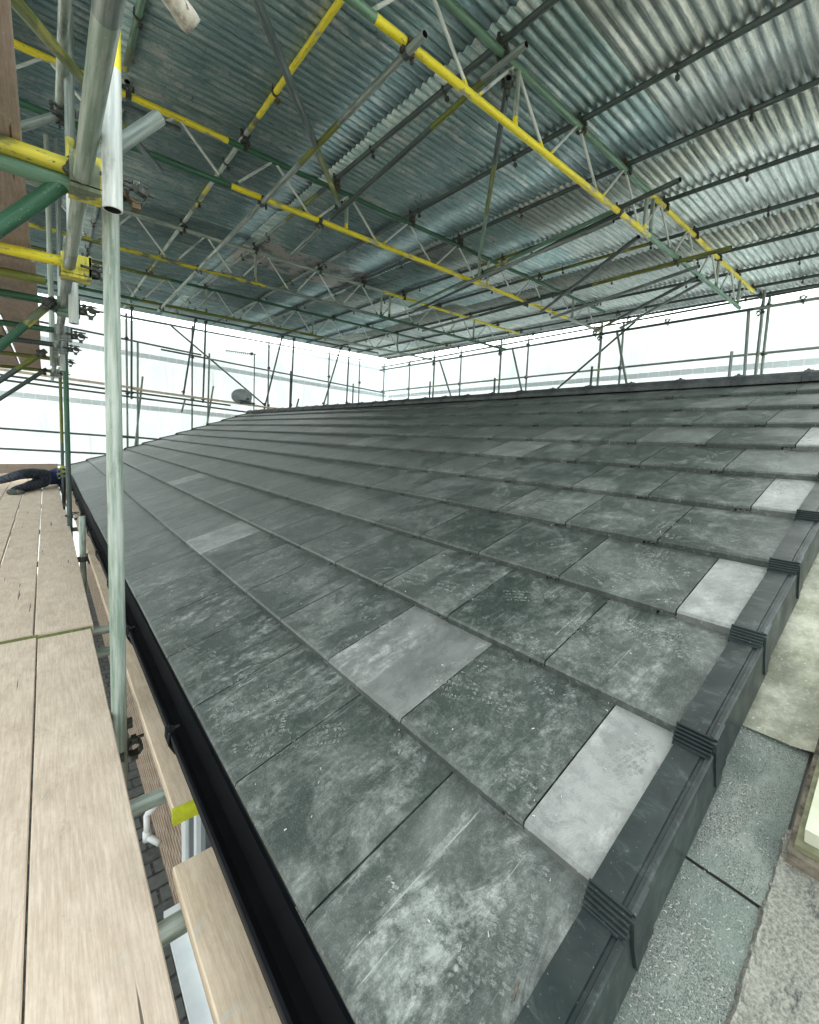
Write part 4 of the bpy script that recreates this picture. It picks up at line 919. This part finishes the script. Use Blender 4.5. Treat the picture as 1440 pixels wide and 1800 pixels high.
# ------------------------------------------------------------------ white sheeting
def sheeting(name, f, nu, nv, label, mat='net'):
    vv = [f(i/nu, j/nv) for j in range(nv+1) for i in range(nu+1)]
    ff = [(j*(nu+1)+i, j*(nu+1)+i+1, (j+1)*(nu+1)+i+1, (j+1)*(nu+1)+i) for j in range(nv) for i in range(nu)]
    o = mk(name, vv, ff, mat, None, None, True)
    if label: tag(o, label, 'sheeting')
    return o
def endf(u, v):
    x = -4.5+u*15.1; z = -3.2+v*6.1
    return (x, 14.12+.05*mn.noise(V((x*.9, z*.5, 0)))+.03*math.sin(z*3.1), z)
def sidef(u, v):
    y = -1.8+u*15.9; z = -3.2+v*6.1
    return (10.55+.05*mn.noise(V((y*.9, z*.5, 5)))+.03*math.sin(z*3.1), y, z)
es = sheeting('end_sheeting', endf, 120, 60, 'white translucent sheeting closing the far end of the scaffold')
ss = sheeting('side_sheeting', sidef, 120, 60, 'white translucent sheeting along the far long side beyond the ridge')
for par, kind, z0, z1 in ((es, 0, 1.75, 1.62), (es, 0, .35, .22), (ss, 1, 1.74, 1.62), (ss, 1, 2.90, 2.82), (es, 0, 2.70, 2.6)):
    if kind == 0: vv = [(x, 14.03, z+(.5-.05*(x+1)) - .5*(z0 > 1)*0) for z in (z0, z1) for x in (-4.5, 10.4)]; vv = [(-4.5, 14.03, z0+.55), (10.4, 14.03, z0), (-4.5, 14.03, z1+.55), (10.4, 14.03, z1)]
    else: vv = [(10.46, -1.8, z0), (10.46, 14.0, z0), (10.46, -1.8, z1), (10.46, 14.0, z1)]
    mk('eyelet_strip', vv, [(0, 1, 3, 2)], 'band', par)

# ------------------------------------------------------------------ person lying on the boards
def skin_body(name, nodes, links, mat, parent=None, root=0, sub=2):
    me = bpy.data.meshes.new(name); me.from_pydata([p[0] for p in nodes], links, []); me.materials.append(M[mat])
    o = bpy.data.objects.new(name, me); COL.objects.link(o)
    if parent: o.parent = parent
    sk = o.modifiers.new('skin', 'SKIN'); sk.use_smooth_shade = True
    for i, p in enumerate(nodes):
        r = p[1]; me.skin_vertices[0].data[i].radius = r if isinstance(r, tuple) else (r, r); me.skin_vertices[0].data[i].use_root = (i == root)
    s = o.modifiers.new('sub', 'SUBSURF'); s.levels = s.render_levels = sub
    return o
person = empty('person', (-.1, 9.95, ZD), 'person lying on the boards in navy top, dark trousers and work boots', 'person')
PO = person.location
def q(x, y, z): return (x-PO.x, y-PO.y, z-PO.z)
bn = [(q(-.03, 9.97, -.93), .135), (q(.06, 10.10, -.935), .125), (q(.14, 10.27, -.935), .145), (q(.18, 10.40, -.95), .13), (q(.215, 10.50, -1.0), .062), (q(.235, 10.56, -1.06), .085), (q(.24, 10.61, -1.11), .095), (q(.245, 10.65, -1.17), .075),
      (q(-.10, 9.90, -.86), .092), (q(-.22, 9.74, -.825), .088), (q(-.34, 9.60, -.83), .070), (q(-.50, 9.72, -.90), .062), (q(-.66, 9.84, -.965), .045),
      (q(-.11, 9.86, -1.0), .092), (q(-.20, 9.68, -1.02), .084), (q(-.26, 9.53, -1.035), .066), (q(-.36, 9.36, -1.045), .058), (q(-.43, 9.22, -1.06), .042),
      (q(.20, 10.36, -.86), .055), (q(.235, 10.28, -1.05), .048), (q(.24, 10.20, -1.20), .040), (q(.24, 10.16, -1.33), .032),
      (q(.17, 10.42, -1.04), .055), (q(.235, 10.44, -1.15), .046), (q(.24, 10.40, -1.28), .038), (q(.245, 10.36, -1.40), .030)]
lk = [(0, 1), (1, 2), (2, 3), (3, 4), (4, 5), (5, 6), (6, 7), (0, 8), (8, 9), (9, 10), (10, 11), (11, 12), (0, 13), (13, 14), (14, 15), (15, 16), (16, 17), (3, 18), (18, 19), (19, 20), (20, 21), (3, 22), (22, 23), (23, 24), (24, 25)]
body = skin_body('body', [(p[0], p[1]*(.78 if i in (0, 1, 2, 3, 8, 9, 10, 11, 12, 13, 14, 15, 16, 17) else .9)) for i, p in enumerate(bn)], lk, 'skin', person)
skin_body('top', [(p[0], p[1]+.012 if not isinstance(p[1], tuple) else p[1]) for p in [(bn[0][0], .12), (bn[1][0], .132), bn[2], bn[3], bn[18], bn[19], bn[20], bn[22], bn[23], bn[24]]], [(0, 1), (1, 2), (2, 3), (3, 4), (4, 5), (5, 6), (3, 7), (7, 8), (8, 9)], 'navy', person)
skin_body('trousers', [(p[0], p[1]+.014) for p in [bn[0], bn[8], bn[9], bn[10], bn[11], bn[12], bn[13], bn[14], bn[15], bn[16], bn[17], ((lambda a, b_: (tuple((a[i]+b_[i])/2 for i in range(3)), .125))(bn[0][0], bn[1][0]))]], [(0, 11), (0, 1), (1, 2), (2, 3), (3, 4), (4, 5), (0, 6), (6, 7), (7, 8), (8, 9), (9, 10)], 'trousers', person)
skin_body('boot', [(q(-.64, 9.83, -.965), .05), (q(-.73, 9.88, -1.0), .052), (q(-.78, 9.83, -.95), .048), (q(-.83, 9.78, -.92), .038)], [(0, 1), (1, 2), (2, 3)], 'boot', person)
skin_body('boot', [(q(-.41, 9.26, -1.055), .046), (q(-.47, 9.14, -1.065), .045), (q(-.41, 9.10, -1.06), .045), (q(-.33, 9.08, -1.065), .040), (q(-.27, 9.07, -1.07), .034)], [(0, 1), (1, 2), (2, 3), (3, 4)], 'boot', person)
hr = skin_body('hair', [(q(.24, 10.60, -1.09), .098), (q(.25, 10.655, -1.11), .085)], [(0, 1)], 'hair', person)
for s_, base_, dr in ((1, V(bn[21][0]), V((0, -.03, -.08))), (2, V(bn[25][0]), V((0, -.03, -.08)))):
    nodes = [(tuple(base_), .026), (tuple(base_+dr*.5), .030)]; lks = [(0, 1)]
    for f in range(4):
        yo_ = -.026+f*.017; Lf = (.065, .078, .073, .058)[f]; i0 = len(nodes)
        nodes += [(tuple(base_+dr+V((0, yo_, 0))), .010), (tuple(base_+dr+V((-.006, yo_*1.15, -Lf*.5))), .0085), (tuple(base_+dr+V((-.022, yo_*1.2, -Lf))), .007)]; lks += [(1, i0), (i0, i0+1), (i0+1, i0+2)]
    i0 = len(nodes); nodes += [(tuple(base_+dr*.4+V((-.02, -.03, -.01))), .011), (tuple(base_+dr*.4+V((-.035, -.05, -.035))), .009)]; lks += [(1, i0), (i0, i0+1)]
    skin_body('hand', nodes, lks, 'skin', person)
